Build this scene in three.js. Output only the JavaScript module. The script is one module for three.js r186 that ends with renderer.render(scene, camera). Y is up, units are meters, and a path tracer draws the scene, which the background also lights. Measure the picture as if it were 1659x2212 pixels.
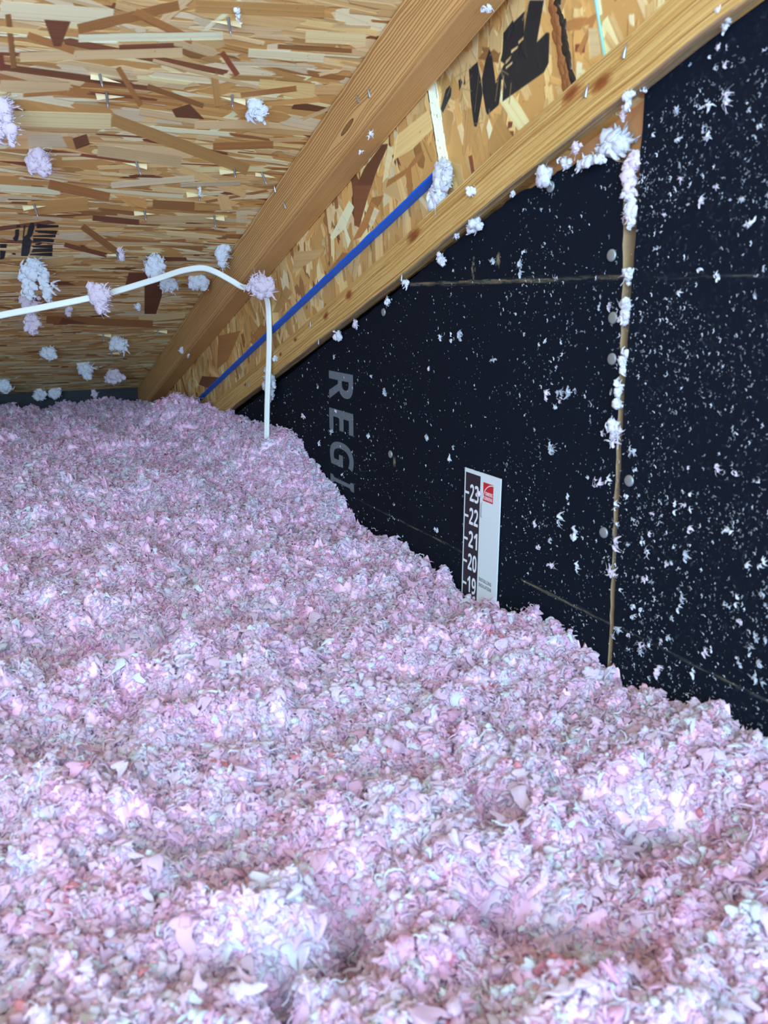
import * as THREE from 'three';
import { mergeGeometries, mergeVertices } from 'three/addons/utils/BufferGeometryUtils.js';
import { RectAreaLightUniformsLib } from 'three/addons/lights/RectAreaLightUniformsLib.js';
import { createNoise2D, createNoise3D } from 'simplex-noise';

// ---------- camera, sky, light, exposure ----------
const scene = new THREE.Scene();
scene.background = new THREE.Color().setRGB(0.40, 0.68, 1.0);
const camera = new THREE.PerspectiveCamera(67.3, 1659 / 2212, 0.02, 30);
camera.position.set(-0.45, 0.78, 0);
camera.focus = 1.05; camera.userData.fStop = 11;
camera.lookAt(-0.45 + 0.4503, 0.78 - 0.2662, -0.85227);
const renderer = new THREE.WebGLRenderer({ antialias: true });
renderer.toneMapping = THREE.LinearToneMapping;
renderer.toneMappingExposure = 1.0;
renderer.shadowMap.enabled = true;
RectAreaLightUniformsLib.init();
const BACK = 0.55;                                           // gable access opening behind the camera
const OPEN = { x0: -1.7, x1: -0.06, y0: 0.56, y1: 1.42 };
const day = new THREE.RectAreaLight(new THREE.Color().setRGB(0.46, 0.715, 1.0), 9.6, OPEN.x1 - OPEN.x0, OPEN.y1 - OPEN.y0);
day.position.set((OPEN.x0 + OPEN.x1) / 2, (OPEN.y0 + OPEN.y1) / 2, BACK - 0.01);
day.lookAt(day.position.x, day.position.y - 0.0, -3);
day.name = 'daylight';
scene.add(day);

// ---------- helpers ----------
const DATA = {"roofStrands":[[0,[[-0.3899,0.4744],[-0.295,0.4618],[-0.2969,0.4379],[-0.3889,0.4512]]],[3,[[-0.2267,0.4245],[-0.1061,0.4027],[-0.1124,0.3857],[-0.2299,0.4077]]],[2,[[-0.2966,0.4369],[-0.2631,0.4425],[-0.263,0.4301],[-0.296,0.425]]],[4,[[-0.3226,0.4798],[-0.2405,0.4252],[-0.2451,0.413],[-0.3258,0.4663]]],[4,[[-0.2798,0.4424],[-0.2207,0.4702],[-0.2197,0.4584],[-0.2781,0.4318]]],[4,[[-0.3853,0.4675],[-0.3798,0.5467],[-0.3749,0.5446],[-0.3809,0.4656]]],[0,[[-0.3226,0.4916],[-0.1923,0.4561],[-0.1955,0.4442],[-0.3238,0.4796]]],[1,[[-0.3725,0.533],[-0.2243,0.4913],[-0.2277,0.4765],[-0.373,0.518]]],[5,[[-0.2853,0.4934],[-0.2356,0.4787],[-0.2371,0.4719],[-0.2864,0.4865]]],[1,[[-0.111,0.441],[-0.0479,0.4304],[-0.0556,0.4128],[-0.117,0.4235]]],[4,[[-0.2843,0.5253],[-0.2524,0.5878],[-0.2487,0.5819],[-0.2807,0.5201]]],[6,[[-0.1898,0.4777],[-0.1641,0.5115],[-0.1611,0.5057],[-0.1869,0.4723]]],[4,[[-0.2498,0.5522],[-0.1843,0.5762],[-0.1847,0.5666],[-0.2495,0.5434]]],[3,[[-0.1906,0.5141],[-0.1712,0.5716],[-0.1637,0.5679],[-0.1836,0.5107]]],[3,[[-0.2785,0.6294],[-0.0907,0.722],[-0.094,0.6914],[-0.2769,0.6057]]],[6,[[-0.3919,0.5255],[-0.3896,0.5522],[-0.3847,0.5496],[-0.3872,0.5231]]],[0,[[-0.3905,0.8086],[-0.319,0.8093],[-0.3197,0.7909],[-0.39,0.7908]]],[4,[[-0.3348,0.794],[-0.2566,0.8229],[-0.2573,0.7958],[-0.3337,0.7691]]],[4,[[-0.1503,0.664],[-0.077,0.6467],[-0.0829,0.6295],[-0.1548,0.6469]]],[1,[[-0.284,0.7016],[-0.1802,0.714],[-0.184,0.6861],[-0.285,0.6756]]],[0,[[-0.1604,0.4776],[-0.0795,0.4685],[-0.0847,0.4538],[-0.1639,0.4633]]],[4,[[-0.2853,0.9146],[-0.216,1.0222],[-0.2129,1.0001],[-0.2816,0.8961]]],[5,[[-0.3028,0.9835],[-0.2368,1.022],[-0.2373,1.0033],[-0.3023,0.9662]]],[1,[[-0.1951,0.8871],[-0.0963,0.8699],[-0.1026,0.8461],[-0.1992,0.8635]]],[1,[[-0.3899,0.5878],[-0.3244,0.5781],[-0.3256,0.5568],[-0.3895,0.5668]]],[2,[[-0.3897,0.4929],[-0.339,0.4893],[-0.3391,0.48],[-0.3892,0.4838]]],[2,[[-0.1335,0.5262],[-0.0694,0.5215],[-0.075,0.5048],[-0.1377,0.5099]]],[1,[[-0.2503,0.6033],[-0.1807,0.6113],[-0.1828,0.596],[-0.2512,0.5887]]],[1,[[-0.1832,0.6211],[-0.0974,0.6028],[-0.1033,0.5853],[-0.1872,0.6036]]],[2,[[-0.1795,0.7271],[-0.0746,0.7871],[-0.0769,0.7658],[-0.1798,0.7086]]],[3,[[-0.3553,0.8775],[-0.2793,0.8537],[-0.2846,0.8116],[-0.3578,0.835]]],[4,[[-0.1952,0.8346],[-0.1357,0.835],[-0.141,0.8084],[-0.199,0.8087]]],[0,[[-0.1691,0.7682],[-0.09,0.75],[-0.0939,0.7369],[-0.172,0.7552]]],[0,[[-0.2573,0.7834],[-0.1543,0.7485],[-0.159,0.731],[-0.2602,0.7655]]],[4,[[-0.135,0.4572],[-0.0565,0.4464],[-0.0594,0.4393],[-0.1371,0.4502]]],[1,[[-0.3901,0.6534],[-0.2754,0.6385],[-0.2788,0.6063],[-0.3896,0.622]]],[4,[[-0.368,0.5924],[-0.3197,0.5763],[-0.3204,0.5697],[-0.3683,0.5858]]],[5,[[-0.3091,0.6888],[-0.2948,0.6755],[-0.3008,0.6529],[-0.3147,0.6657]]],[4,[[-0.3672,0.4959],[-0.3259,0.5106],[-0.3247,0.5008],[-0.3656,0.4867]]],[1,[[-0.2515,0.5063],[-0.1326,0.5294],[-0.1335,0.5228],[-0.2516,0.5004]]],[4,[[-0.1474,0.548],[-0.0906,0.5223],[-0.0949,0.5127],[-0.151,0.538]]],[3,[[-0.1515,0.5722],[-0.0563,0.5384],[-0.0609,0.5281],[-0.1549,0.5616]]],[1,[[-0.1304,1.3731],[-0.04,1.3451],[-0.0505,1.3021],[-0.1384,1.3297]]],[4,[[-0.3097,1.3682],[-0.0966,1.4106],[-0.1049,1.3585],[-0.3113,1.3214]]],[2,[[-0.3495,1.0847],[-0.2818,1.0507],[-0.2864,1.0161],[-0.3523,1.0492]]],[5,[[-0.2712,0.8848],[-0.2053,0.8938],[-0.2074,0.8747],[-0.2723,0.8665]]],[5,[[-0.3537,0.4667],[-0.3317,0.4637],[-0.3376,0.5008],[-0.3437,0.5022]]],[5,[[-0.2167,0.5854],[-0.2002,0.5708],[-0.1772,0.5977],[-0.2091,0.6001]]],[0,[[-0.3626,0.6668],[-0.3277,0.6583],[-0.3183,0.6867],[-0.3604,0.6941]]],[5,[[-0.1657,1.0873],[-0.1231,1.099],[-0.1061,1.3156],[-0.1291,1.315]]],[5,[[-0.1919,1.0884],[-0.1595,1.087],[-0.1546,1.1564],[-0.1886,1.1572]]],[5,[[-0.2818,1.3338],[-0.2311,1.3749],[-0.2862,1.3723]]]],"roofStamp":[[[-0.3515,0.9002],[-0.3474,0.9013],[-0.3463,0.9178],[-0.3484,0.9447],[-0.3511,0.9547],[-0.3483,0.9643],[-0.3506,1.0125],[-0.3528,1.0243],[-0.3616,1.024],[-0.361,0.9654],[-0.3601,0.9522],[-0.3556,0.9422],[-0.354,0.914]],[[-0.3599,0.9101],[-0.3581,0.9099],[-0.3594,0.9554],[-0.3609,0.9555]],[[-0.3711,0.9265],[-0.3662,0.9244],[-0.3659,0.9432],[-0.367,0.9626],[-0.3699,0.9694],[-0.3739,0.9583],[-0.3711,0.9468]],[[-0.3696,0.9119],[-0.365,0.9106],[-0.3649,0.9167],[-0.3695,0.9179]],[[-0.3907,0.9794],[-0.3818,0.9787],[-0.3823,0.9939],[-0.3907,0.9946]],[[-0.3907,1.0049],[-0.3829,1.006],[-0.3852,1.0364],[-0.3908,1.0404]],[[-0.3439,0.9024],[-0.3333,0.9058],[-0.315,0.9054],[-0.3152,0.9131],[-0.3328,0.9165],[-0.3433,0.9191]],[[-0.3454,0.9263],[-0.3151,0.9248],[-0.3162,0.9369],[-0.321,0.9374],[-0.332,0.9352],[-0.3416,0.9345],[-0.3411,0.9313],[-0.3453,0.9309]],[[-0.3472,0.9446],[-0.3317,0.9416],[-0.3167,0.9386],[-0.3167,0.9491],[-0.347,0.9494]],[[-0.3469,0.9543],[-0.3275,0.9542],[-0.3181,0.9567],[-0.3187,0.9684],[-0.3343,0.9664],[-0.3464,0.9691]],[[-0.3431,0.9755],[-0.3366,0.9699],[-0.334,0.9731],[-0.3374,0.9793],[-0.343,0.9792]],[[-0.349,0.9828],[-0.3189,0.9769],[-0.3188,0.9908],[-0.3457,0.9894]],[[-0.3455,0.9945],[-0.3181,0.9907],[-0.318,1.0048],[-0.3476,1.0087]],[[-0.3493,1.0142],[-0.3179,1.0066],[-0.3174,1.022],[-0.3491,1.0205]],[[-0.3739,1.0124],[-0.3693,1.0138],[-0.3695,1.0201],[-0.3742,1.0186]]],"roofNails":[[-0.1953,0.4244],[-0.289,0.5664],[-0.236,0.7064],[-0.0707,0.7096],[-0.1112,0.7069],[-0.3485,0.8407],[-0.2047,0.8448],[-0.1032,0.8485],[-0.2982,0.5372],[-0.1592,0.545],[-0.223,1.0001],[-0.1947,1.4448],[-0.084,1.4248],[-0.1597,1.5945],[-0.1751,1.719],[-0.1416,0.7782]],"printB":[[[0.3335,1.1579],[0.3192,1.1564],[0.319,1.148],[0.3181,1.1389],[0.319,1.126],[0.3333,1.1051],[0.3356,1.1032],[0.3391,1.1062],[0.3378,1.1301]],[[0.2993,1.1562],[0.2975,1.148],[0.2977,1.1351],[0.2984,1.1233],[0.2888,1.1241],[0.2948,1.11],[0.2988,1.1039],[0.3165,1.1045],[0.318,1.1082],[0.3184,1.1285],[0.3164,1.1388],[0.3074,1.1505]],[[0.3673,1.1623],[0.3656,1.1582],[0.3682,1.1526],[0.3859,1.1452],[0.3883,1.1507],[0.3749,1.1627]],[[0.3524,1.1584],[0.348,1.1578],[0.3466,1.153],[0.3532,1.1489]],[[0.3416,1.1579],[0.3422,1.1494],[0.3456,1.1499],[0.3431,1.1539]],[[0.2824,1.1429],[0.2867,1.1372],[0.2824,1.132],[0.2906,1.1277],[0.2972,1.1249],[0.2881,1.1211],[0.2587,1.1442],[0.2631,1.1585],[0.2774,1.1564]],[[0.2872,1.1189],[0.2927,1.1035],[0.2351,1.0956],[0.2282,1.0992],[0.2219,1.1201],[0.2249,1.1228],[0.2383,1.1229],[0.2223,1.1482],[0.2392,1.1599],[0.252,1.1397],[0.2467,1.1555],[0.2623,1.1563],[0.2617,1.1429],[0.2771,1.1362],[0.2845,1.124]]],"scrB":[[[0.2801,1.1331],[0.2719,1.1329],[0.2735,1.1309],[0.2808,1.1305]],[[0.2708,1.1372],[0.261,1.1351],[0.2626,1.1333],[0.2715,1.1343]],[[0.2813,1.1285],[0.2711,1.1275],[0.2721,1.1256],[0.2819,1.1262]],[[0.2603,1.1379],[0.2525,1.1377],[0.2536,1.1352],[0.2604,1.1355]]],"strandsA":[[5,[[0.495,1.168],[0.4821,1.1623],[0.4858,1.1587],[0.5145,1.1482],[0.5441,1.1319],[0.5807,1.1084],[0.591,1.1288],[0.5866,1.149],[0.5436,1.1648]]],[4,[[0.4111,1.118],[0.4247,1.1145],[0.4598,1.1148],[0.5008,1.1211],[0.4939,1.1268],[0.4496,1.1185],[0.4267,1.1218]]],[2,[[0.459,1.1601],[0.3928,1.1511],[0.3874,1.1299],[0.4324,1.1311],[0.475,1.1399]]],[4,[[0.5355,1.1256],[0.5078,1.1152],[0.555,1.1011],[0.5757,1.1062]]],[1,[[0.4824,1.1614],[0.4713,1.1512],[0.4926,1.1307],[0.5082,1.1291]]],[5,[[0.5792,1.1609],[0.5337,1.1393],[0.5783,1.108],[0.5907,1.1154]]],[4,[[0.5398,1.122],[0.5225,1.1062],[0.5779,1.0953],[0.6012,1.1006],[0.5672,1.1116]]],[0,[[0.594,1.1487],[0.5834,1.1354],[0.6139,1.1231],[0.6057,1.1024],[0.6184,1.0967],[0.6193,1.1231],[0.6581,1.1237],[0.6641,1.1307]]],[0,[[0.5336,1.1132],[0.5231,1.1045],[0.5496,1.0938],[0.5539,1.1018]]],[4,[[0.6339,1.0985],[0.6022,1.0838],[0.6784,1.0862],[0.6881,1.092]]],[2,[[0.7923,1.1607],[0.6875,1.1241],[0.7067,1.1224],[0.811,1.1348]]],[3,[[0.8442,1.1287],[0.8216,1.1104],[0.8889,1.1012],[0.9184,1.1107]]],[4,[[0.9818,1.1108],[0.9297,1.0865],[1.0038,1.0854],[1.0333,1.1058]]],[4,[[1.2337,1.1645],[1.0936,1.1328],[1.1901,1.1056],[1.2796,1.1086]]],[5,[[1.4023,1.1248],[1.2301,1.0791],[1.3028,1.0687],[1.4405,1.1153]]]],"strandsB":[[6,[[0.2895,1.0831],[0.2834,1.0797],[0.2857,1.076],[0.2918,1.0776]]],[6,[[0.1961,1.0942],[0.1857,1.0882],[0.188,1.0824],[0.1977,1.0893]]],[4,[[0.2033,1.1109],[0.1953,1.1071],[0.1769,1.1036],[0.1672,1.1013],[0.1922,1.0828],[0.1951,1.0891],[0.1781,1.0986]]],[0,[[0.1969,1.0813],[0.1915,1.0765],[0.1941,1.0699],[0.2006,1.0731]]],[0,[[0.3155,1.1009],[0.3126,1.0889],[0.3204,1.0825],[0.3215,1.0954]]],[6,[[0.3549,1.0842],[0.3487,1.0829],[0.3492,1.0632],[0.3542,1.0629]]],[1,[[0.1804,1.0972],[0.1715,1.0913],[0.1719,1.0715],[0.1835,1.0744]]],[4,[[0.2063,1.1174],[0.1938,1.1135],[0.1787,1.1048],[0.1881,1.1008],[0.2035,1.1102]]]],"gouge":[[0.2102,1.1398],[0.2091,1.1299],[0.2083,1.1187],[0.2095,1.1089],[0.2094,1.0997],[0.2083,1.0899],[0.2072,1.0801],[0.2074,1.0697]],"stripStains":[[[0.4492,1.0441],1.0],[[0.6248,1.0403],0.8],[[0.7057,1.0377],0.7],[[0.8262,1.0399],0.5],[[0.8983,1.0364],0.5],[[1.098,1.0347],0.5],[[0.161,1.0397],0.8],[[0.1916,1.0505],0.8]],"stripBits":[[0.1753,1.0435],[0.1342,1.0481],[0.7592,1.0446],[0.7393,1.0133],[0.4864,1.0134],[1.0765,1.0317]],"rafterBits":[[0.4421,1.2464],[0.4459,1.1962],[0.4723,1.205],[0.7438,1.233],[0.718,1.1976]],"knot":[0.5078,1.1908],"cable":[[-0.4418,0.7518,-1.1955],[-0.4071,0.7592,-1.2029],[-0.3469,0.7705,-1.2098],[-0.2711,0.7863,-1.2099],[-0.1946,0.8079,-1.2232],[-0.1421,0.8237,-1.2355],[-0.1124,0.827,-1.2385],[-0.0943,0.8218,-1.239],[-0.0704,0.8088,-1.2341],[-0.0532,0.799,-1.2302],[-0.0369,0.7992,-1.2333],[-0.0215,0.7979,-1.2377],[-0.0143,0.7813,-1.2311],[-0.0144,0.7415,-1.2245],[-0.019,0.6978,-1.2168],[-0.0246,0.6538,-1.2107],[-0.0299,0.6094,-1.2055],[-0.0362,0.5497,-1.1972]],"roofTufts":[[[-0.388,0.5994],0.0199,0.0474,"arch"],[[-0.3494,0.698],0.0255,0.0266,"arch"],[[-0.1293,0.5523],0.0202,0.0192,"arch"],[[-0.1624,1.0028],0.0313,0.0407,"blob"],[[-0.3439,1.032],0.0536,0.0674,"arch"],[[-0.3456,1.206],0.038,0.0647,"drip"],[[-0.1188,1.1131],0.0303,0.0202,"blob"],[[-0.0672,1.1019],0.034,0.0204,"blob"],[[-0.0604,0.9645],0.0188,0.0298,"drip"],[[-0.2196,0.983],0.0118,0.0163,"drip"],[[-0.2978,1.5353],0.035,0.0268,"blob"],[[-0.1602,1.4699],0.0353,0.0332,"blob"],[[-0.2082,1.6856],0.0412,0.0343,"drip"],[[-0.1341,1.7598],0.0507,0.0362,"blob"],[[-0.3846,1.8178],0.0349,0.0303,"blob"],[[-0.3003,1.9464],0.0301,0.0276,"blob"],[[-0.2614,1.9488],0.0303,0.0227,"blob"],[[-0.1613,1.9883],0.0262,0.021,"blob"],[[-0.1533,1.2456],0.0126,0.0126,"blob"],[[-0.1898,0.4103],0.0052,0.0131,"drip"],[[-0.1436,0.7643],0.0051,0.0102,"drip"],[[-0.2751,1.2744],0.0124,0.0141,"drip"]],"wallTufts":[[-0.4675,0.6325,0.0117,0.0117],[-0.4572,0.6373,0.0077,0.0102],[-0.48,0.6354,0.0046,0.0053],[-0.5043,0.6129,0.0041,0.0062],[-0.5027,0.6066,0.0048,0.0038],[-0.4914,0.5841,0.0109,0.015],[-0.5145,0.5882,0.0035,0.0154],[-0.5245,0.5678,0.0043,0.0086],[-0.5467,0.5769,0.0037,0.0088],[-0.5183,0.547,0.01,0.0114],[-0.4863,0.5525,0.0041,0.0124],[-0.5391,0.5553,0.0073,0.0073],[-0.4289,0.6513,0.0049,0.0049],[-0.4355,0.6297,0.0075,0.0037],[-0.4472,0.6185,0.0076,0.0127],[-0.4439,0.6048,0.0057,0.0076],[-0.4428,0.5865,0.0051,0.0154],[-0.3877,0.6308,0.0046,0.0093],[-0.3794,0.6345,0.0057,0.0029],[-0.3729,0.6331,0.0045,0.0057],[-0.3743,0.6439,0.0028,0.0057],[-0.4085,0.6214,0.0042,0.0024],[-0.3993,0.6219,0.003,0.0024],[-0.409,0.6056,0.0034,0.0067],[-0.4269,0.6124,0.0043,0.0037],[-0.4293,0.5903,0.005,0.0044],[-0.4142,0.5959,0.0049,0.0073],[-0.407,0.5896,0.0109,0.0085],[-0.3861,0.6008,0.0047,0.0041],[-0.3707,0.6058,0.0046,0.0034],[-0.3738,0.5964,0.0069,0.0115],[-0.3893,0.5848,0.0053,0.0053],[-0.3853,0.5892,0.0041,0.0059],[-0.3775,0.5861,0.0029,0.0023],[-0.4416,0.5604,0.0142,0.009],[-0.4166,0.5672,0.0044,0.0044],[-0.4084,0.5672,0.0074,0.0074],[-0.4019,0.5668,0.0055,0.0043],[-0.4324,0.5491,0.007,0.0058],[-0.3717,0.5638,0.0041,0.0082],[-0.3743,0.5553,0.0041,0.0071],[-0.3791,0.5458,0.0048,0.006],[-0.4169,0.5416,0.0088,0.0057],[-0.4174,0.5313,0.0051,0.0063],[-0.41,0.5395,0.005,0.0075],[-0.3264,0.5798,0.0049,0.0103],[-0.3336,0.5723,0.0066,0.0016],[-0.3211,0.5649,0.007,0.0043],[-0.3385,0.6257,0.0097,0.0081],[-0.3546,0.6673,0.006,0.0076],[-0.3394,0.6669,0.0048,0.0063],[-0.3228,0.6644,0.0057,0.0046],[-0.3788,0.6621,0.0034,0.0045],[-0.3452,0.5403,0.0045,0.0045],[-0.3469,0.5328,0.0051,0.0091],[-0.3418,0.5356,0.0034,0.0057],[-0.3808,0.529,0.0036,0.0066],[-0.3877,0.5222,0.0037,0.0073],[-0.3878,0.4973,0.0049,0.0136],[-0.3948,0.488,0.0037,0.0056],[-0.4068,0.5129,0.0113,0.0075],[-0.4198,0.5145,0.0058,0.0064],[-0.4375,0.5067,0.0059,0.0053],[-0.3989,0.5155,0.0043,0.0075],[-0.4331,0.5155,0.0091,0.0052],[-0.4069,0.5061,0.0063,0.0063],[-0.322,0.6052,0.0053,0.0064],[-0.3128,0.6081,0.0047,0.0083],[-0.31,0.6133,0.0041,0.0072],[-0.3079,0.5585,0.0053,0.0074],[-0.3103,0.55,0.0064,0.0064],[-0.3037,0.5423,0.0053,0.0096],[-0.3119,0.5441,0.0043,0.0043],[-0.3011,0.5607,0.0026,0.0063],[-0.3011,0.5289,0.0117,0.0043],[-0.3077,0.5898,0.0073,0.0042],[-0.318,0.5349,0.0044,0.0066],[-0.3197,0.5377,0.0038,0.0016],[-0.3045,0.5837,0.0026,0.0031],[-0.3546,0.511,0.0035,0.0093],[-0.3724,0.6185,0.0034,0.0068],[-0.5653,0.8785,0.0093,0.0147],[-0.5527,0.8867,0.0052,0.0052],[-0.3807,0.9041,0.006,0.011],[-0.3921,0.9036,0.0092,0.0061],[-0.3925,0.8836,0.0083,0.0062],[-0.4409,0.8936,0.0044,0.0056],[-0.4108,0.8606,0.0032,0.0043],[-0.3714,0.7937,0.0063,0.0084],[-0.4037,0.7839,0.0055,0.0066],[-0.3526,0.8252,0.0099,0.004],[-0.3923,0.8446,0.0037,0.0063],[-0.3419,0.7826,0.0035,0.005],[-0.3527,0.8828,0.0039,0.0039],[-0.4156,0.8869,0.0064,0.0027],[-0.4721,0.7749,0.0031,0.0061],[-0.4816,0.782,0.0031,0.0043],[-0.4825,0.7736,0.0031,0.0044],[-0.5845,0.8213,0.0084,0.0042],[-0.5612,0.8545,0.004,0.004],[-0.4233,0.8385,0.0044,0.0044],[-0.4284,0.8156,0.0045,0.0034],[-0.3868,0.7992,0.0064,0.0043],[-0.3621,0.8942,0.0029,0.0039],[-0.4207,0.9054,0.0053,0.0043],[-0.3964,0.8895,0.0031,0.0052],[-0.3375,0.7986,0.0029,0.0039],[-0.4035,0.9049,0.0042,0.0031],[-0.369,0.8422,0.003,0.003],[-0.3585,0.8421,0.004,0.004],[-0.3813,0.8521,0.0051,0.0051],[-0.3805,0.9038,0.0071,0.0106],[-0.3921,0.8836,0.0085,0.0055],[-0.3914,0.9364,0.0053,0.003],[-0.3911,0.9242,0.0036,0.0054],[-0.3828,0.9249,0.0041,0.0053],[-0.3616,0.8943,0.0034,0.0034],[-0.3841,0.9341,0.0023,0.0035],[-0.3529,0.8839,0.0045,0.0034],[-0.4119,0.9311,0.0031,0.0025],[-0.4113,0.8612,0.0044,0.0038],[-0.3971,0.9314,0.003,0.0042],[-0.3553,0.9259,0.0028,0.0028],[-0.3984,0.903,0.0055,0.0043],[-0.4209,0.905,0.0063,0.0025],[-0.3642,0.899,0.0035,0.0023],[-0.3559,0.8781,0.0046,0.0046],[-0.3593,0.8416,0.0047,0.0047],[-0.392,0.8444,0.0037,0.0075],[-0.718,0.7395,0.0073,0.0084],[-0.6988,0.7423,0.0051,0.0092],[-0.6822,0.7439,0.006,0.0121],[-0.6211,0.7241,0.0085,0.0034],[-0.5071,0.7046,0.0125,0.0125],[-0.5232,0.7021,0.0085,0.0042],[-0.5214,0.6963,0.0051,0.0068],[-0.5258,0.6882,0.0069,0.006],[-0.5399,0.6978,0.0078,0.0104],[-0.528,0.6539,0.0087,0.0139],[-0.5224,0.7347,0.005,0.0059],[-0.529,0.7226,0.0042,0.0059],[-0.5259,0.7451,0.0037,0.0067],[-0.5467,0.745,0.0026,0.0052],[-0.5546,0.743,0.0026,0.0052],[-0.4708,0.7747,0.0031,0.0069],[-0.4615,0.7099,0.0039,0.0062],[-0.449,0.6748,0.0117,0.0148],[-0.4676,0.6744,0.0048,0.0072],[-0.6971,0.6127,0.0117,0.0107],[-0.6899,0.6262,0.0042,0.0053],[-0.8939,0.6073,0.0103,0.0046],[-0.8847,0.6862,0.0075,0.0035],[-0.8475,0.6706,0.0073,0.0097],[-0.6286,0.8156,0.0074,0.0065],[-0.5358,0.7975,0.0058,0.0037],[-0.5862,0.8071,0.0071,0.0124],[-0.698,0.8079,0.0044,0.0028],[-0.8402,0.7781,0.0058,0.0117],[-0.576,0.7498,0.0039,0.0045],[-0.4344,0.6662,0.0107,0.0077],[-0.7474,0.628,0.0045,0.0078],[-0.7433,0.7066,0.003,0.0065],[-0.8474,0.6704,0.0078,0.0104],[-0.995,0.6279,0.0079,0.0069],[-1.0083,0.5971,0.0121,0.0121],[-1.058,0.5718,0.0063,0.0084],[-1.1195,0.605,0.0098,0.0076],[-1.0584,0.6573,0.0052,0.0082],[-0.8942,0.6073,0.0092,0.0051],[-0.9769,0.5384,0.008,0.006],[-0.7191,0.5265,0.0096,0.0072],[-0.7455,0.6292,0.0048,0.0096],[-0.8873,0.6859,0.0062,0.0039],[-0.999,0.7045,0.0039,0.0078],[-0.7447,0.7062,0.0031,0.0062]],"edgeTufts":[[-0.012,0.642,-1.2338,0.0425,0.0464],[-0.004,0.8489,-0.6532,0.0187,0.0116],[-0.004,0.8201,-0.7122,0.0173,0.0106],[-0.004,0.878,-0.5526,0.0179,0.014],[-0.004,0.8832,-0.5027,0.0217,0.0065],[-0.004,0.883,-0.4874,0.0142,0.0064],[-0.004,0.887,-0.5274,0.015,0.0075],[0.006,0.8947,-0.4843,0.0283,0.0184],[0.002,0.87,-0.4594,0.0117,0.0241],[0.002,0.8539,-0.4585,0.009,0.0138],[0.002,0.8393,-0.4582,0.0097,0.0104],[0.002,0.8391,-0.4558,0.0083,0.0173],[0.002,0.7992,-0.454,0.0106,0.0141],[0.001,0.7754,-0.4537,0.0107,0.0142],[0.001,0.7685,-0.4543,0.0093,0.0143],[0.001,0.7318,-0.4511,0.0072,0.0181],[0.001,0.7082,-0.4534,0.0073,0.022],[-0.01,0.9177,-0.4557,0.0066,0.0132],[-0.008,0.9101,-0.4623,0.0054,0.0121],[-0.008,0.895,-0.51,0.0116,0.008],[-0.004,0.9525,-0.3824,0.0145,0.0116],[-0.004,0.9485,-0.3836,0.0087,0.0116],[-0.004,0.9226,-0.4476,0.0052,0.0046],[-0.004,0.939,-0.4308,0.0114,0.0051],[-0.006,0.9507,-0.3927,0.0118,0.0059],[-0.004,0.7975,-0.7877,0.0104,0.0084],[-0.004,0.7783,-0.8318,0.0099,0.0088],[-0.004,0.7494,-0.9202,0.0096,0.012],[-0.004,0.7328,-0.9708,0.0163,0.0125],[0.0,0.6787,-0.4542,0.0126,0.0171],[-0.004,0.841,-0.6852,0.0092,0.0055],[-0.004,0.8701,-0.5966,0.0099,0.0049]],"sp":{"rafterStaple":[[-0.046,0.7996,-1.1665],0.0375,0.0289],"panelTuft":[[-0.006,0.8902,-0.7144],0.0205,0.0399],"cableTuft":[[-0.2746,0.7812,-1.1984],0.0291,0.0344],"cableTuft2":[[-0.3697,0.7644,-1.2082],0.02,0.03]},"misc":[[-0.014,0.8792,-0.648,0.012,0.007],[-0.044,0.9495,-0.7995,0.009,0.007],[-0.044,0.9357,-0.8221,0.007,0.005],[-0.044,0.6736,-1.7073,0.012,0.015],[-0.044,0.6663,-1.6492,0.005,0.012],[-0.015,0.6877,-1.1983,0.01,0.01],[-0.03,1.0146,-0.6111,0.01,0.006],[-0.004,0.5878,-0.6319,0.012,0.005]]};
function rngOf(seed) { let a = seed >>> 0; return () => { a = (a + 0x6D2B79F5) | 0; let t = Math.imul(a ^ (a >>> 15), 1 | a); t = (t + Math.imul(t ^ (t >>> 7), 61 | t)) ^ t; return ((t ^ (t >>> 14)) >>> 0) / 4294967296; }; }
const rnd = rngOf(11);
const gauss = (r) => (r() + r() + r() + r() - 2) * 1.0;
const n2 = createNoise2D(rngOf(5)), n3 = createNoise3D(rngOf(6));
const S = 18.6 * Math.PI / 180, cs = Math.cos(S), sn = Math.sin(S);
const slope = (x, q, t) => new THREE.Vector3(x, q * cs - t * sn, -(q * sn + t * cs));   // x across, q square to the roof, t down the slope
const taken = new Map();
const numbered = (n) => { const k = taken.get(n) ?? 0; taken.set(n, k + 1); return k ? `${n}_${String(k).padStart(3, '0')}` : n; };
function mesh(name, geo, mat, parent) { const m = new THREE.Mesh(geo, mat); m.name = name; m.castShadow = m.receiveShadow = true; parent.add(m); return m; }
function group(name, pos, turnSlope) { const g = new THREE.Group(); g.name = numbered(name); if (pos) g.position.copy(pos); if (turnSlope) g.rotation.x = -S; scene.add(g); return g; }
function tag(o, label, category, grp) { o.userData.label = label; o.userData.category = category; if (grp) o.userData.group = grp; return o; }
function structure(o, label) { o.userData.kind = 'structure'; if (label) { o.userData.label = label; o.userData.category = 'structure'; } return o; }
function std(rgb, rough = 0.9, extra = {}) { return new THREE.MeshStandardMaterial({ color: new THREE.Color().setRGB(...rgb), roughness: rough, side: THREE.DoubleSide, ...extra }); }
function canvas(w, h) { const c = document.createElement('canvas'); c.width = w; c.height = h; return [c, c.getContext('2d')]; }
function tex(c, srgb = true) { const t = new THREE.CanvasTexture(c); if (srgb) t.colorSpace = THREE.SRGBColorSpace; t.wrapS = t.wrapT = THREE.RepeatWrapping; t.anisotropy = 8; return t; }
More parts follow.
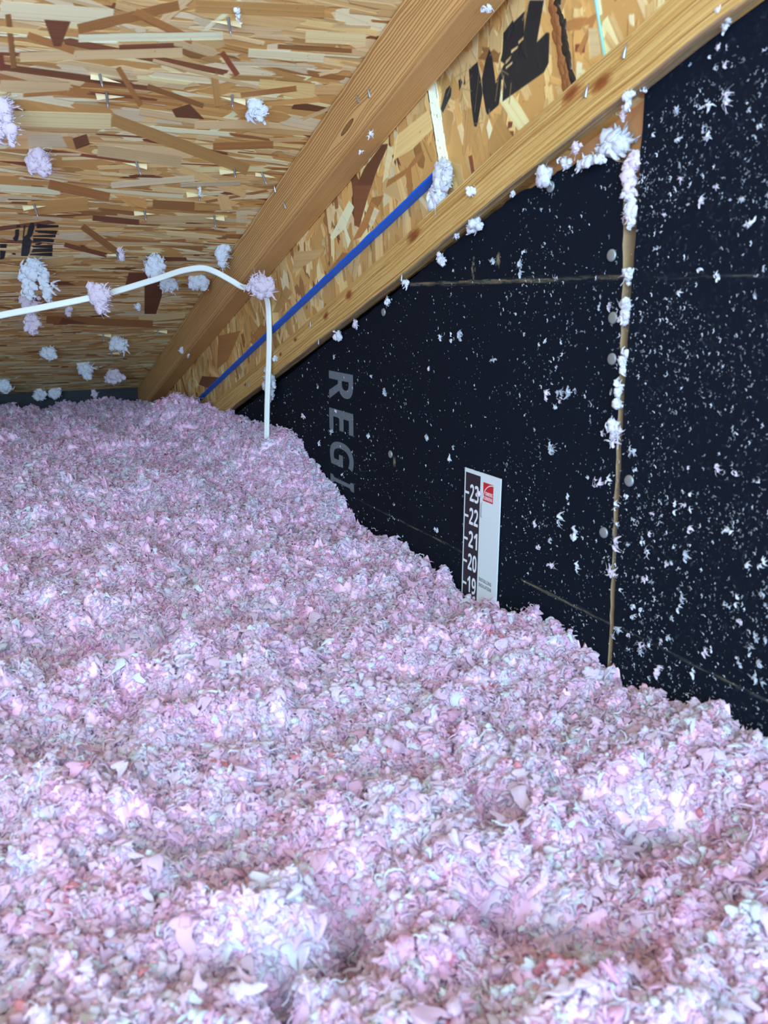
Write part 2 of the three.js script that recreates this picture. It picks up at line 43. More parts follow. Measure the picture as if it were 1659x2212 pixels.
function box(x0, x1, y0, y1, z0, z1) { const g = new THREE.BoxGeometry(x1 - x0, y1 - y0, z1 - z0); g.translate((x0 + x1) / 2, (y0 + y1) / 2, (z0 + z1) / 2); return g; }
function planar(geo, fn) { const p = geo.attributes.position, uv = new Float32Array(p.count * 2); for (let i = 0; i < p.count; i++) { const [u, v] = fn(p.getX(i), p.getY(i), p.getZ(i)); uv[2 * i] = u; uv[2 * i + 1] = v; } geo.setAttribute('uv', new THREE.BufferAttribute(uv, 2)); return geo; }
const css = (c, k = 1) => `rgb(${Math.round(Math.min(255, c[0] * k))},${Math.round(Math.min(255, c[1] * k))},${Math.round(Math.min(255, c[2] * k))})`;

// ---------- oriented strand board ----------
const TONES = [[255, 234, 184], [252, 218, 156], [240, 198, 128], [218, 166, 94], [178, 122, 66], [132, 82, 50], [152, 82, 50]];
function strandPoly(ctx, btx, pts, tone, r, px) {
  const k = 0.88 + 0.24 * r(), c = TONES[tone];
  const path = (g) => { g.beginPath(); pts.forEach(([a, b], i) => (i ? g.lineTo(a, b) : g.moveTo(a, b))); g.closePath(); };
  path(ctx); ctx.fillStyle = css(c, k); ctx.fill();
  ctx.save(); path(ctx); ctx.clip();
  const [a0, b0] = pts[0], [a1, b1] = pts[1], L = Math.hypot(a1 - a0, b1 - b0), ux = (a1 - a0) / L, uy = (b1 - b0) / L;
  const far = Math.max(...pts.map(([a, b]) => Math.abs((a - a0) * -uy + (b - b0) * ux))) + 2;
  for (let d = -far; d < far; d += (1.2 + 2.4 * r()) * px) {
    ctx.strokeStyle = css(c, k * (0.72 + 0.44 * r())); ctx.globalAlpha = 0.42; ctx.lineWidth = (0.3 + 0.9 * r()) * px; ctx.beginPath();
    ctx.moveTo(a0 - ux * L - uy * d, b0 - uy * L + ux * d); ctx.lineTo(a0 + ux * 2 * L - uy * d + gauss(r) * 2, b0 + uy * 2 * L + ux * d + gauss(r) * 2); ctx.stroke();
  }
  if (r() < 0.5) for (let i = 0; i < 5; i++) { ctx.globalAlpha = 0.4; ctx.fillStyle = css(c, k * 0.62); ctx.fillRect(a0 + ux * L * r() - uy * far * r(), b0 + uy * L * r() + ux * far * r(), 1.4 * px * r() + 0.5, 1.2 * px * r() + 0.5); }
  ctx.restore(); ctx.globalAlpha = 1;
  const gv = Math.round(70 + 150 * r()); path(btx); btx.fillStyle = `rgb(${gv},${gv},${gv})`; btx.fill();
}
function osb(w, h, pxmm, count, seed, { angle = 0, spread = 0.22, cross = 0.1, weights, len = [35, 110], wid = [4, 20], heroes = [], toXY }) {
  const [c, ctx] = canvas(w, h), [b, btx] = canvas(w, h), r = rngOf(seed);
  ctx.fillStyle = css(TONES[3]); ctx.fillRect(0, 0, w, h); btx.fillStyle = '#404040'; btx.fillRect(0, 0, w, h);
  const cum = []; weights.reduce((s, v, i) => (cum[i] = s + v), 0);
  for (let i = 0; i < count; i++) {
    const small = i > count * 0.8 ? 0.6 : 1, L = (len[0] + (len[1] - len[0]) * r() * r()) * pxmm * small, wd = (wid[0] + (wid[1] - wid[0]) * r() * r()) * pxmm * small;
    const a = angle + (r() < cross ? gauss(r) * 1.5 : gauss(r) * spread), x = r() * w, y = r() * h, ca = Math.cos(a), sa = Math.sin(a);
    const j = () => (r() - 0.5) * wd * 0.55;
    const loc = [[-L / 2 + j(), -wd / 2], [L / 2 + j(), -wd / 2 + j() * 0.5], [L / 2 + 2 * j(), -wd * 0.2], [L / 2 + 2.4 * j(), wd * 0.15], [L / 2 + j(), wd / 2 + j() * 0.5], [j() * 3, wd / 2 + j() * 0.3], [-L / 2 + j(), wd / 2], [-L / 2 + 2.4 * j(), wd * 0.1], [-L / 2 + 2 * j(), -wd * 0.25]];
    const u = r() * cum[cum.length - 1]; let tone = cum.findIndex((v) => u <= v);
    strandPoly(ctx, btx, loc.map(([p, q]) => [x + p * ca - q * sa, y + p * sa + q * ca]), tone, r, pxmm);
  }
  for (const [tone, pts] of heroes) strandPoly(ctx, btx, pts.map(toXY), tone, r, pxmm);
  for (let i = 0; i < 2600; i++) { ctx.globalAlpha = 0.35; ctx.fillStyle = r() < 0.5 ? 'rgb(90,55,28)' : 'rgb(246,226,180)'; const s = (0.3 + r() * r() * 1.6) * pxmm; ctx.fillRect(r() * w, r() * h, s * 2, s * 0.6); }
  ctx.globalAlpha = 1;
  return [c, ctx, b, btx];
}
const ink = (ctx, polys, toXY, color) => { ctx.fillStyle = color; for (const P of polys) { ctx.beginPath(); P.map(toXY).forEach(([a, b], i) => (i ? ctx.lineTo(a, b) : ctx.moveTo(a, b))); ctx.closePath(); ctx.fill(); } };

// roof deck: x from -0.85 to 0.15, t from 0.35 to 2.15 in the sheet's own texture
const ROOFQ = 1.236;
{
  const TW = 2048, TH = 1024, X0 = -0.85, XW = 1.0, T0 = 0.3, TT = 2.0;       // canvas x runs along t, canvas y across x
  const toXY = ([x, t]) => [(t - T0) / TT * TW, (x - X0) / XW * TH];
  const [c, ctx, b] = osb(TW, TH, 1.024, 4200, 21, { angle: Math.PI / 2, spread: 0.2, cross: 0.08, weights: [3.2, 4.2, 3.6, 2.0, 0.9, 0.35, 0.2], len: [50, 190], wid: [5, 30], heroes: DATA.roofStrands, toXY });
  ink(ctx, DATA.roofStamp, toXY, 'rgb(34,33,36)');
  const mat = new THREE.MeshStandardMaterial({ map: tex(c), bumpMap: tex(b, false), bumpScale: 0.0012, roughness: 0.72, side: THREE.DoubleSide });
  const deck = group('ceiling', null, true);
  structure(deck, 'strand board roof deck sloping down to the eave');
  const g = planar(box(-3.2, 0.2, ROOFQ, ROOFQ + 0.012, -2.32, 2.0), (x, y, z) => [(-z - T0) / TT, 1 - (x - X0) / XW]);
  mesh('roof_sheet', g, mat, deck);
  // nail points and the splinters they broke loose
  const steel = std([0.32, 0.33, 0.35], 0.4, { metalness: 0.8 }), splint = std([0.83, 0.66, 0.36], 0.8), r = rngOf(31);
  for (const [x, t] of DATA.roofNails) {
    const L = 0.012 + 0.008 * r(), shaft = new THREE.CylinderGeometry(0.0015, 0.0013, L * 0.8, 8), tip = new THREE.ConeGeometry(0.0013, L * 0.25, 8);
    tip.rotateX(Math.PI); tip.translate(0, -L * 0.52, 0);
    const ng = mergeGeometries([shaft, tip]); ng.rotateZ(gauss(r) * 0.2); ng.translate(x, ROOFQ - L * 0.4, -t);
    mesh('nail', ng, steel, deck);
    const sg = new THREE.ConeGeometry(0.004, 0.03, 5); sg.scale(1, 1, 0.28); sg.rotateZ(Math.PI / 2 + (r() < 0.5 ? 0 : Math.PI) + gauss(r) * 0.15); sg.translate(x + (r() - 0.5) * 0.014, ROOFQ - 0.003, -t - 0.003);
    mesh('splinter', sg, splint, deck);
  }
}

// ---------- lumber ----------
// swept rounded rectangle along t, texture u along t and v round the section
function lumber(x0, x1, qa, qb, t0, t1, rad, steps, wob = 0, seed = 1, uLen = 2) {
  const pr = [], add = (cx, cq, a0) => { for (let i = 0; i <= 3; i++) { const a = a0 + i / 3 * Math.PI / 2; pr.push([cx + rad * Math.cos(a), cq + rad * Math.sin(a)]); } };
  add(x1 - rad, qb - rad, 0); add(x0 + rad, qb - rad, Math.PI / 2); add(x0 + rad, qa + rad, Math.PI); add(x1 - rad, qa + rad, 1.5 * Math.PI);
  pr.push(pr[0].slice());
  const per = [0]; for (let i = 1; i < pr.length; i++) per[i] = per[i - 1] + Math.hypot(pr[i][0] - pr[i - 1][0], pr[i][1] - pr[i - 1][1]);
  const pos = [], uv = [], idx = [], n = pr.length;
  for (let k = 0; k <= steps; k++) { const t = t0 + (t1 - t0) * k / steps, w = typeof wob === 'function' ? wob(t) : wob * n2(t * 9, seed); pr.forEach(([x, q], i) => { pos.push(x, q + w, -t); uv.push(t / uLen, per[i] / per[n - 1]); }); }
  for (let k = 0; k < steps; k++) for (let i = 0; i < n - 1; i++) { const a = k * n + i; idx.push(a, a + n, a + 1, a + 1, a + n, a + n + 1); }
  for (const k of [0, steps]) { const c0 = pos.length / 3; const t = t0 + (t1 - t0) * k / steps; pos.push((x0 + x1) / 2, (qa + qb) / 2, -t); uv.push(t / uLen, 0.5); for (let i = 0; i < n - 1; i++) k ? idx.push(c0, k * n + i, k * n + i + 1) : idx.push(c0, i + 1, i); }
  const g = new THREE.BufferGeometry(); g.setAttribute('position', new THREE.Float32BufferAttribute(pos, 3)); g.setAttribute('uv', new THREE.Float32BufferAttribute(uv, 2)); g.setIndex(idx); g.computeVertexNormals();
  return [g, per, per[n - 1]];
}
const steelBit = std([0.42, 0.43, 0.45], 0.35, { metalness: 0.8 });
const rafterQ = 1.167;
{
  const r = rngOf(41), TL = 2.0, TW = 2048, TH = 512;
  const raf = group('rafter', null, true);
  tag(raf, 'planed softwood rafter with wavy grain running down the roof slope', 'rafter');
  const [g, per, total] = lumber(-0.042, -0.008, rafterQ, ROOFQ - 0.0005, -1.5, 2.25, 0.0028, 60, 0, 1, TL);
  // v: the left side runs down from the roof, then the underside
  const vSideTop = per[7] / total, vSideBot = per[8] / total, vBotEnd = per[12] / total;
  const [c, ctx] = canvas(TW, TH), [b, btx] = canvas(TW, TH);
  ctx.fillStyle = 'rgb(226,176,110)'; ctx.fillRect(0, 0, TW, TH); btx.fillStyle = '#909090'; btx.fillRect(0, 0, TW, TH);
  const yOf = (v) => (1 - v) * TH, kx = DATA.knot[0] / TL * TW, ks = (ROOFQ - DATA.knot[1]) / (ROOFQ - rafterQ);
  const ky = yOf(vSideTop + (vSideBot - vSideTop) * ks), ySide = yOf(vSideTop), yEdge = yOf(vSideBot), yEnd = yOf(vBotEnd);
  for (let i = 0; i < 900; i++) { ctx.globalAlpha = 0.1; ctx.strokeStyle = r() < 0.5 ? 'rgb(228,180,112)' : 'rgb(176,124,66)'; ctx.lineWidth = 0.6 + r() * 2; const y = r() * TH, x = r() * TW, l = 80 + 400 * r(); ctx.beginPath(); ctx.moveTo(x, y); ctx.lineTo(x + l, y + gauss(r) * 3); ctx.stroke(); }
  const line = (y0, wv, amp, wd, alpha, ph) => {
    for (const [g2, st, al] of [[ctx, 'rgb(138,84,38)', alpha], [btx, 'rgb(40,40,40)', alpha * 0.7]]) {
      g2.strokeStyle = st; g2.globalAlpha = al; g2.lineWidth = wd; g2.beginPath();
      for (let x = 0; x <= TW; x += 8) {
        let y = y0 + amp * n2(x * wv, ph) + amp * 0.5 * n2(x * wv * 3.1, ph + 9);
        const dx = (x - kx) / 46, dy = y - ky, push = Math.exp(-dx * dx) * Math.exp(-(dy * dy) / 1800);
        y += (dy >= 0 ? 1 : -1) * push * 15;
        x ? g2.lineTo(x, y) : g2.moveTo(x, y);
      }
      g2.stroke();
    }
    ctx.globalAlpha = btx.globalAlpha = 1;
  };
  for (let k = 0; k < 17; k++) { const u = k / 16; const y0 = ySide + (yEdge - ySide) * (u * 1.06 - 0.04 + 0.02 * gauss(r)); line(y0, 0.0045, 7 * (1 - u * 0.7), 3.2 - u * 1.2, 0.72, 3 + k * 0.11); line(y0 - 2.5, 0.0045, 7 * (1 - u * 0.7), 4.5, 0.16, 3 + k * 0.11); }
  const band = Math.abs(yEnd - yEdge), dir = Math.sign(yEnd - yEdge);
  for (let k = 0; k < 26; k++) line(yEdge + dir * band * (k + 0.3 * r()) / 26, 0.003, 1.6, 1.2 + 0.7 * r(), 0.5, 30 + k * 0.05);
  for (let k = 0; k < 60; k++) { const y = r() * TH; if ((y - ySide) * (y - yEnd) > 0) line(y, 0.004, 4, 1.8, 0.5, 60 + k); }
  ctx.fillStyle = 'rgb(150,104,52)'; ctx.beginPath(); ctx.ellipse(kx, ky, 17, 8, 0, 0, 7); ctx.fill();
  ctx.strokeStyle = 'rgb(92,62,34)'; ctx.lineWidth = 2.2; ctx.stroke();
  const mat = new THREE.MeshStandardMaterial({ map: tex(c), bumpMap: tex(b, false), bumpScale: 0.0005, roughness: 0.62, side: THREE.DoubleSide });
  mesh('beam', g, mat, raf);
  for (const [t, q] of DATA.rafterBits) { const sg = new THREE.ConeGeometry(0.0022, 0.011, 6); sg.rotateX(0.5 + gauss(r) * 0.4); sg.rotateZ(0.3); sg.translate(-0.0432, q, -t); mesh('nail_tip', sg, steelBit, raf); }
}

// web panels of strand board between rafter and furring strip
function panel(name, label, x0, x1, q0, q1, t0, t1, seed, heroes, opts, decorate) {
  const TW = 2048, TH = 512, T0 = 0.0, TT = 2.0, Q0 = 0.98, QQ = 0.5;
  const toXY = ([t, q]) => [(t - T0) / TT * TW, (1 - (q - Q0) / QQ) * TH];
  const [c, ctx, b, btx] = osb(TW, TH, 1.024, 2600, seed, { angle: Math.PI / 2, spread: 0.5, cross: 0.25, len: [25, 90], wid: [5, 26], heroes, toXY, ...opts });
  decorate?.(ctx, toXY, btx);
  const mat = new THREE.MeshStandardMaterial({ map: tex(c), bumpMap: tex(b, false), bumpScale: 0.0011, roughness: 0.62, side: THREE.DoubleSide });
  const p = group(name, null, true); tag(p, label, 'panel');
  mesh('sheet', planar(box(x0, x1, q0, q1, -t1, -t0), (x, y, z) => [(-z - T0) / TT, (y - Q0) / QQ]), mat, p);
  return p;
}
const pA = panel('sheathing_panel', 'strand board panel with bright blue painted lower edge under rafter', -0.008, 0.0034, 1.0885, ROOFQ - 0.001, 0.39, 2.2, 51, DATA.strandsA, { weights: [0.2, 1, 4, 5, 1.6, 0.5, 0.1], wid: [7, 34] });
{
  const blue = std([0.008, 0.15, 0.78], 0.55), raw = new THREE.MeshStandardMaterial({ color: new THREE.Color().setRGB(0.86, 0.80, 0.58), roughness: 0.85, side: THREE.DoubleSide });
  // painted factory edge: slightly uneven ribbon with its own thickness
  const n = 160, pos = [], idx = [];
  for (let i = 0; i <= n; i++) { const t = 0.392 + (2.2 - 0.392) * i / n, a = -0.0085 + 0.0004 * n2(t * 60, 1), e = 0.0031 + 0.0006 * n2(t * 40, 7); pos.push(a, 1.0905 + 0.0006 * n2(t * 80, 2), -t, a, 1.0876, -t, e, 1.0874, -t); }
  for (let i = 0; i < n; i++) for (let k = 0; k < 2; k++) { const a = i * 3 + k; idx.push(a, a + 1, a + 3, a + 1, a + 4, a + 3); }
  const g = new THREE.BufferGeometry(); g.setAttribute('position', new THREE.Float32BufferAttribute(pos, 3)); g.setIndex(idx); g.computeVertexNormals();
  mesh('painted_edge', g, blue, pA).userData.label = 'bright blue painted panel edge';
  // raw sawn end made of ragged layers
  const r = rngOf(52), lay = [];
  for (let k = 0; k < 7; k++) for (let j = 0; j < 26; j++) {
    const x = -0.008 + 0.0114 * k / 7, q = 1.0885 + 0.147 * j / 26, h = 0.006 + 0.012 * r(), d = 0.0004 + 0.0016 * r();
    lay.push(box(x, x + 0.0018, q, Math.min(q + h, ROOFQ - 0.002), -0.3905, -0.3905 + d));
  }
  mesh('sawn_end', mergeGeometries(lay), raw, pA).userData.label = 'pale raw sawn panel end';
}
panel('sheathing_panel', 'strand board panel with large black printed letters and torn groove', 0.0036, 0.015, 1.022, ROOFQ - 0.001, 0.17, 2.2, 53, DATA.strandsB, { weights: [0.05, 0.7, 5, 6, 0.5, 0.05, 0.1], wid: [8, 40] }, (ctx, toXY) => {
  ink(ctx, DATA.printB, toXY, 'rgb(36,37,38)'); ink(ctx, DATA.scrB, toXY, css(TONES[2]));
  const r = rngOf(54); ctx.strokeStyle = 'rgb(170,140,90)';
  for (let i = 0; i < 26; i++) { const P = DATA.printB[i % DATA.printB.length], p = toXY(P[Math.floor(r() * P.length)]); ctx.globalAlpha = 0.7; ctx.lineWidth = 0.8 + r(); ctx.beginPath(); ctx.moveTo(p[0] + gauss(r) * 14, p[1] + gauss(r) * 14); ctx.lineTo(p[0] + gauss(r) * 16, p[1] + gauss(r) * 22); ctx.stroke(); } ctx.globalAlpha = 1;
});
{
  const pB = scene.getObjectByName('sheathing_panel_001'), r = rngOf(55);
  mesh('painted_edge', box(0.0034, 0.0056, 1.03, ROOFQ - 0.002, -0.1702, -0.1690), std([0.35, 0.62, 0.52], 0.7), pB).userData.label = 'thin pale teal panel edge';
  // torn, tarry groove: ridges of dark resin and rust-brown splinters
  const dark = std([0.025, 0.018, 0.015], 0.3), rust = std([0.33, 0.12, 0.035], 0.6), dg = [], rg = [];
  const pts = DATA.gouge;
  for (let i = 0; i < 90; i++) {
    const u = r() * (pts.length - 1), k = Math.floor(u), f = u - k, t = pts[k][0] * (1 - f) + pts[k + 1][0] * f, q = pts[k][1] * (1 - f) + pts[k + 1][1] * f;
    const isDark = i % 5 < 2, g = new THREE.IcosahedronGeometry(isDark ? 0.0022 + 0.0016 * r() : 0.0026 + 0.0018 * r(), 1);
    g.scale(0.45, 1 + 1.6 * r(), 0.8); g.rotateX(gauss(r) * 0.5); g.translate(0.0036, q, -(t + (isDark ? -0.002 : 0.004) + gauss(r) * 0.003)); (isDark ? dg : rg).push(g);
  }
  mesh('resin_ridge', mergeGeometries(dg), dark, pB).userData.label = 'black glossy resin along the torn groove';
  mesh('torn_grain', mergeGeometries(rg), rust, pB).userData.label = 'rust brown torn wood grain';
}
panel('sheathing_panel', 'pale strand board piece behind the teal-edged panel', 0.0054, 0.0165, 1.022, ROOFQ - 0.001, -0.7, 0.1688, 57, [], { weights: [3, 3, 2, 1, 0.3, 0, 0] });

// furring strip below the panels
{
  const st = group('furring_strip', null, true), r = rngOf(61), TW = 2048, TH = 256, TL = 2;
  tag(st, 'rough sawn yellow furring strip with brown stains above black boards', 'furring strip');
  const [g, per, total] = lumber(-0.0125, -0.0004, 1.019, 1.0568, -0.9, 2.15, 0.0014, 400, (t) => 0.0007 * n2(t * 9, 5) - 0.0058 * Math.min(1, Math.max(0, (t - 0.3) / 0.22)), 5, TL);
  const [c, ctx] = canvas(TW, TH), [b, btx] = canvas(TW, TH);
  ctx.fillStyle = 'rgb(208,164,92)'; ctx.fillRect(0, 0, TW, TH); btx.fillStyle = '#808080'; btx.fillRect(0, 0, TW, TH);
  const cols = [[236, 204, 130], [246, 220, 150], [190, 138, 66], [160, 106, 46], [214, 166, 86], [140, 88, 40]];
  for (let i = 0; i < 3600; i++) { const x = r() * TW - 100, y = r() * TH, l = 60 + 520 * r() * r(), cc = cols[Math.floor(r() * cols.length)], lw = 0.6 + 2.4 * r() * r(), dy = gauss(r) * 4; for (const [k, s] of [[ctx, css(cc)], [btx, r() < 0.5 ? '#505050' : '#b0b0b0']]) { k.globalAlpha = 0.5; k.strokeStyle = s; k.lineWidth = lw; k.beginPath(); k.moveTo(x, y); k.quadraticCurveTo(x + l / 2, y + dy, x + l, y + gauss(r) * 3); k.stroke(); } }
  const v0 = per[7] / total, v1 = per[8] / total;
  for (const [[t, q], s] of DATA.stripStains) { const x = t / TL * TW, y = (1 - (v0 + (v1 - v0) * (1.0568 - (t > 0.4 ? 0.0058 : 0) - q) / 0.0378)) * TH; for (let i = 0; i < 40; i++) { ctx.globalAlpha = 0.16; ctx.fillStyle = i % 3 ? 'rgb(150,74,24)' : 'rgb(108,56,24)'; ctx.beginPath(); ctx.ellipse(x + gauss(r) * 7 * s, y + gauss(r) * 10 * s, 9 * s * (0.4 + r()), 8 * s * (0.3 + r()), 0, 0, 7); ctx.fill(); } }
  ctx.globalAlpha = 1;
  // weathered grey underside
  const yb0 = (1 - per[8] / total) * TH, yb1 = (1 - per[12] / total) * TH;
  for (let i = 0; i < 900; i++) { const y = yb1 + (yb0 - yb1) * r(); ctx.globalAlpha = 0.5; ctx.strokeStyle = css([112 + 30 * r(), 96 + 24 * r(), 74 + 20 * r()]); ctx.lineWidth = 1 + 2 * r(); const x = r() * TW; ctx.beginPath(); ctx.moveTo(x, y); ctx.lineTo(x + 100 * r() + 20, y); ctx.stroke(); } ctx.globalAlpha = 1;
  mesh('strip', g, new THREE.MeshStandardMaterial({ map: tex(c), bumpMap: tex(b, false), bumpScale: 0.0009, roughness: 0.7, side: THREE.DoubleSide }), st);
  for (const [t, q] of DATA.stripBits) { const sg = new THREE.ConeGeometry(0.0028, 0.010, 6); sg.scale(0.5, 1, 1); sg.rotateX(0.7); sg.translate(-0.0132, q, -t); mesh('staple', sg, steelBit, st); }
}

// ---------- gable wall of black fibre board ----------
const wall = group('wall_right'); structure(wall, 'gable wall of black fibre sheathing boards with seam');
{
  const r = rngOf(71);
  const PX = (s) => s;
  function boardTexture(w, h, z0, zw, y0, yh, seed, draw) {
    const [c, ctx] = canvas(w, h), r2 = rngOf(seed), toXY = ([z, y]) => [(z - z0) / zw * w, (1 - (y - y0) / yh) * h], k = w / zw / 1000;
    ctx.fillStyle = 'rgb(11,18,30)'; ctx.fillRect(0, 0, w, h);
    for (let i = 0; i < 26000; i++) { const v = 10 + 24 * r2(); ctx.globalAlpha = 0.4; ctx.fillStyle = css([v, v, v * 1.06]); ctx.fillRect(r2() * w, r2() * h, (0.4 + 0.8 * r2()) * k, (0.8 + 3 * r2()) * k); }
    for (let i = 0; i < 5200; i++) { ctx.globalAlpha = 0.08 + 0.2 * r2() * r2(); ctx.fillStyle = r2() < 0.3 ? 'rgb(120,110,92)' : 'rgb(96,108,122)'; ctx.fillRect(r2() * w, r2() * h, (0.3 + 0.4 * r2()) * k, (1 + 4 * r2()) * k); }
    ctx.globalAlpha = 1; draw(ctx, toXY, r2, k);
    return new THREE.MeshPhysicalMaterial({ map: tex(c), roughness: 0.85, specularIntensity: 0.3, side: THREE.DoubleSide });
  }
  const scrape = (ctx, toXY, r2, k, z0, z1, y, n, al, wmm) => { for (let i = 0; i < n; i++) { const [a, b] = toXY([z0 + (z1 - z0) * r2(), y + gauss(r2) * wmm / 1000]); ctx.globalAlpha = al * r2(); ctx.fillStyle = r2() < 0.5 ? 'rgb(140,116,80)' : 'rgb(122,116,92)'; ctx.fillRect(a, b, (4 + 22 * r2()) * k, (0.3 + 0.7 * r2()) * k); } ctx.globalAlpha = 1; };
  const Z0 = -1.6, ZW = 1.2, Y0 = 0.4, YH = 0.6;
  const m1 = boardTexture(2048, 1024, Z0, ZW, Y0, YH, 72, (ctx, toXY, r2, k) => {
    scrape(ctx, toXY, r2, k, -0.80, -0.56, 0.797, 300, 0.6, 2.2); scrape(ctx, toXY, r2, k, -0.56, -0.42, 0.797, 90, 0.45, 2);
    scrape(ctx, toXY, r2, k, -0.95, -0.62, 0.5135, 110, 0.5, 1.4); scrape(ctx, toXY, r2, k, -0.57, -0.41, 0.516, 120, 0.55, 1.2);
    for (const [z, y, hgt] of [[-0.664, 0.812, 22], [-0.623, 0.818, 10], [-0.825, 0.585, 12]]) for (let i = 0; i < 24; i++) { const [a, b] = toXY([z + gauss(r2) * 0.003, y + gauss(r2) * hgt / 2200]); ctx.globalAlpha = 0.6; ctx.fillStyle = 'rgb(140,124,92)'; ctx.fillRect(a, b, 2 * k * r2() + 1, 5 * k * r2() + 1); }
    // stencilled grey capitals reading downwards
    ctx.globalAlpha = 1; ctx.fillStyle = 'rgb(112,120,126)';
    const H = 0.081 / ZW * 2048;
    for (const [ch, ya, yb] of [['R', 0.6828, 0.6425], ['E', 0.6300, 0.5985], ['G', 0.5850, 0.5480], ['I', 0.5325, 0.5195]]) {
      const [ax, ay] = toXY([-1.0215, ya]), wpx = (ya - yb) / YH * 1024;
      ctx.save(); ctx.translate(ax, ay); ctx.rotate(Math.PI / 2); ctx.font = 'bold 100px sans-serif'; ctx.textBaseline = 'alphabetic';
      const mt = ctx.measureText(ch), l = mt.actualBoundingBoxLeft, rr = mt.actualBoundingBoxRight, up = mt.actualBoundingBoxAscent, dn = mt.actualBoundingBoxDescent;
      ctx.scale(wpx / (l + rr), H / (up + dn)); ctx.fillText(ch, l, -dn); ctx.restore();
    }
    const [tx0, ty0] = toXY([-1.03, 0.69]), [tx1, ty1] = toXY([-0.93, 0.515]);
    for (let i = 0; i < 900; i++) { ctx.globalAlpha = 0.35; ctx.fillStyle = 'rgb(52,53,57)'; ctx.fillRect(tx0 + (tx1 - tx0) * r2(), ty0 + (ty1 - ty0) * r2(), 1.2, 1 + 5 * r2()); } ctx.globalAlpha = 1;
  });
  const m2 = boardTexture(1024, 1024, -0.47, 0.6, 0.4, 0.6, 73, (ctx, toXY, r2, k) => { scrape(ctx, toXY, r2, k, -0.44, -0.15, 0.796, 110, 0.45, 2); scrape(ctx, toXY, r2, k, -0.44, -0.2, 0.517, 100, 0.45, 1.2);
    for (let i = 0; i < 9000; i++) { const x = r2() * 1024, y = r2() * 1024, a = r2() * 6.28, l = (0.8 + 2.6 * r2()) * k; ctx.globalAlpha = 0.10 + 0.3 * r2() * r2(); ctx.strokeStyle = css([112 + 60 * r2(), 124 + 50 * r2(), 138 + 40 * r2()]); ctx.lineWidth = (0.3 + 0.7 * r2()) * k; ctx.beginPath(); ctx.moveTo(x, y); ctx.quadraticCurveTo(x + l * Math.cos(a), y + l * Math.sin(a), x + l * 1.4 * Math.cos(a + 0.7), y + l * 1.4 * Math.sin(a + 0.7)); ctx.stroke(); } ctx.globalAlpha = 1; });
  const edge = (pts, step, amp, seed) => { const out = []; for (let i = 0; i < pts.length - 1; i++) { const [a, b] = pts[i], [c, d] = pts[i + 1], n = Math.max(1, Math.round(Math.hypot(c - a, d - b) / step)); for (let k = 0; k < n; k++) { const f = k / n; out.push([a + (c - a) * f + amp * n2(i * 7 + f * n * 0.9, seed), b + (d - b) * f + amp * n2(i * 7 + f * n * 0.9, seed + 5)]); } } out.push(pts[pts.length - 1]); return out; };
  const roofLine = (z, q) => (q + z * sn) / cs;                        // height on the slope line q at depth z
  const fibreEdge = std([0.40, 0.26, 0.13], 0.9);
  function board(name, pts, mat, z0, zw, y0, yh) {
    const sh = new THREE.Shape(pts.map(([z, y]) => new THREE.Vector2(-z, y))), g = new THREE.ExtrudeGeometry(sh, { depth: 0.012, bevelEnabled: false });
    g.rotateY(Math.PI / 2);                                            // shape x (= -z) to world z, extrusion to +x
    planar(g, (x, y, z) => [(z - z0) / zw, (y - y0) / yh]);
    return mesh(name, g, [mat, fibreEdge], wall);
  }
  const TQ = (t, q) => [-(q * sn + t * cs), q * cs - t * sn];
  const top1 = edge([TQ(1.9, 1.004), TQ(1.11, 1.0045), TQ(0.889, 1.0055), TQ(0.745, 1.0095), TQ(0.652, 1.008), TQ(0.51, 1.0095), TQ(0.4108, 1.0145), TQ(0.378, 1.0155), TQ(0.336, 1.0145), TQ(0.286, 1.016), [-0.5634, 0.876], [-0.5431, 0.8824], [-0.5101, 0.8866], [-0.4869, 0.8855], [-0.4692, 0.8791]], 0.006, 0.0011, 3);
  board('sheathing_board', [[-2.2, 0.02], ...top1, ...edge([[-0.4673, 0.874], [-0.4598, 0.796], [-0.4529, 0.69], [-0.4484, 0.6029], [-0.4424, 0.5155]], 0.008, 0.0009, 13), [-0.43, 0.02]], m1, Z0, ZW, Y0, YH);
  board('sheathing_board', [[-0.425, 0.02], ...edge([[-0.4384, 0.5163], [-0.4433, 0.6042], [-0.4474, 0.6907], [-0.4502, 0.7958], [-0.4502, 0.8449], [-0.4521, 0.8829], TQ(0.1335, 1.0222), TQ(0.083, 1.0225), TQ(0.0448, 1.0212), TQ(-0.2, 1.021), TQ(-0.9, 1.02)], 0.008, 0.0008, 23), [TQ(-0.9, 1.02)[0], 0.02]], m2, -0.47, 0.6, 0.4, 0.6);
  const studMat = std([0.50, 0.33, 0.17], 0.8), orange = std([0.72, 0.34, 0.13], 0.75), back = std([0.04, 0.035, 0.03], 0.9);
  mesh('stud', box(0.0125, 0.05, 0.02, 0.865, -0.487, -0.4505), studMat, wall).userData.label = 'brown timber stud showing in the board seam';
  mesh('blocking', box(0.0128, 0.05, 0.866, 0.937, -0.60, -0.40), orange, wall).userData.label = 'orange brown timber block behind the boards';
  mesh('backing', box(0.052, 0.07, 0.0, 2.1, -2.3, BACK), back, wall);
  const galv = std([0.34, 0.37, 0.36], 0.45, { metalness: 0.55 });
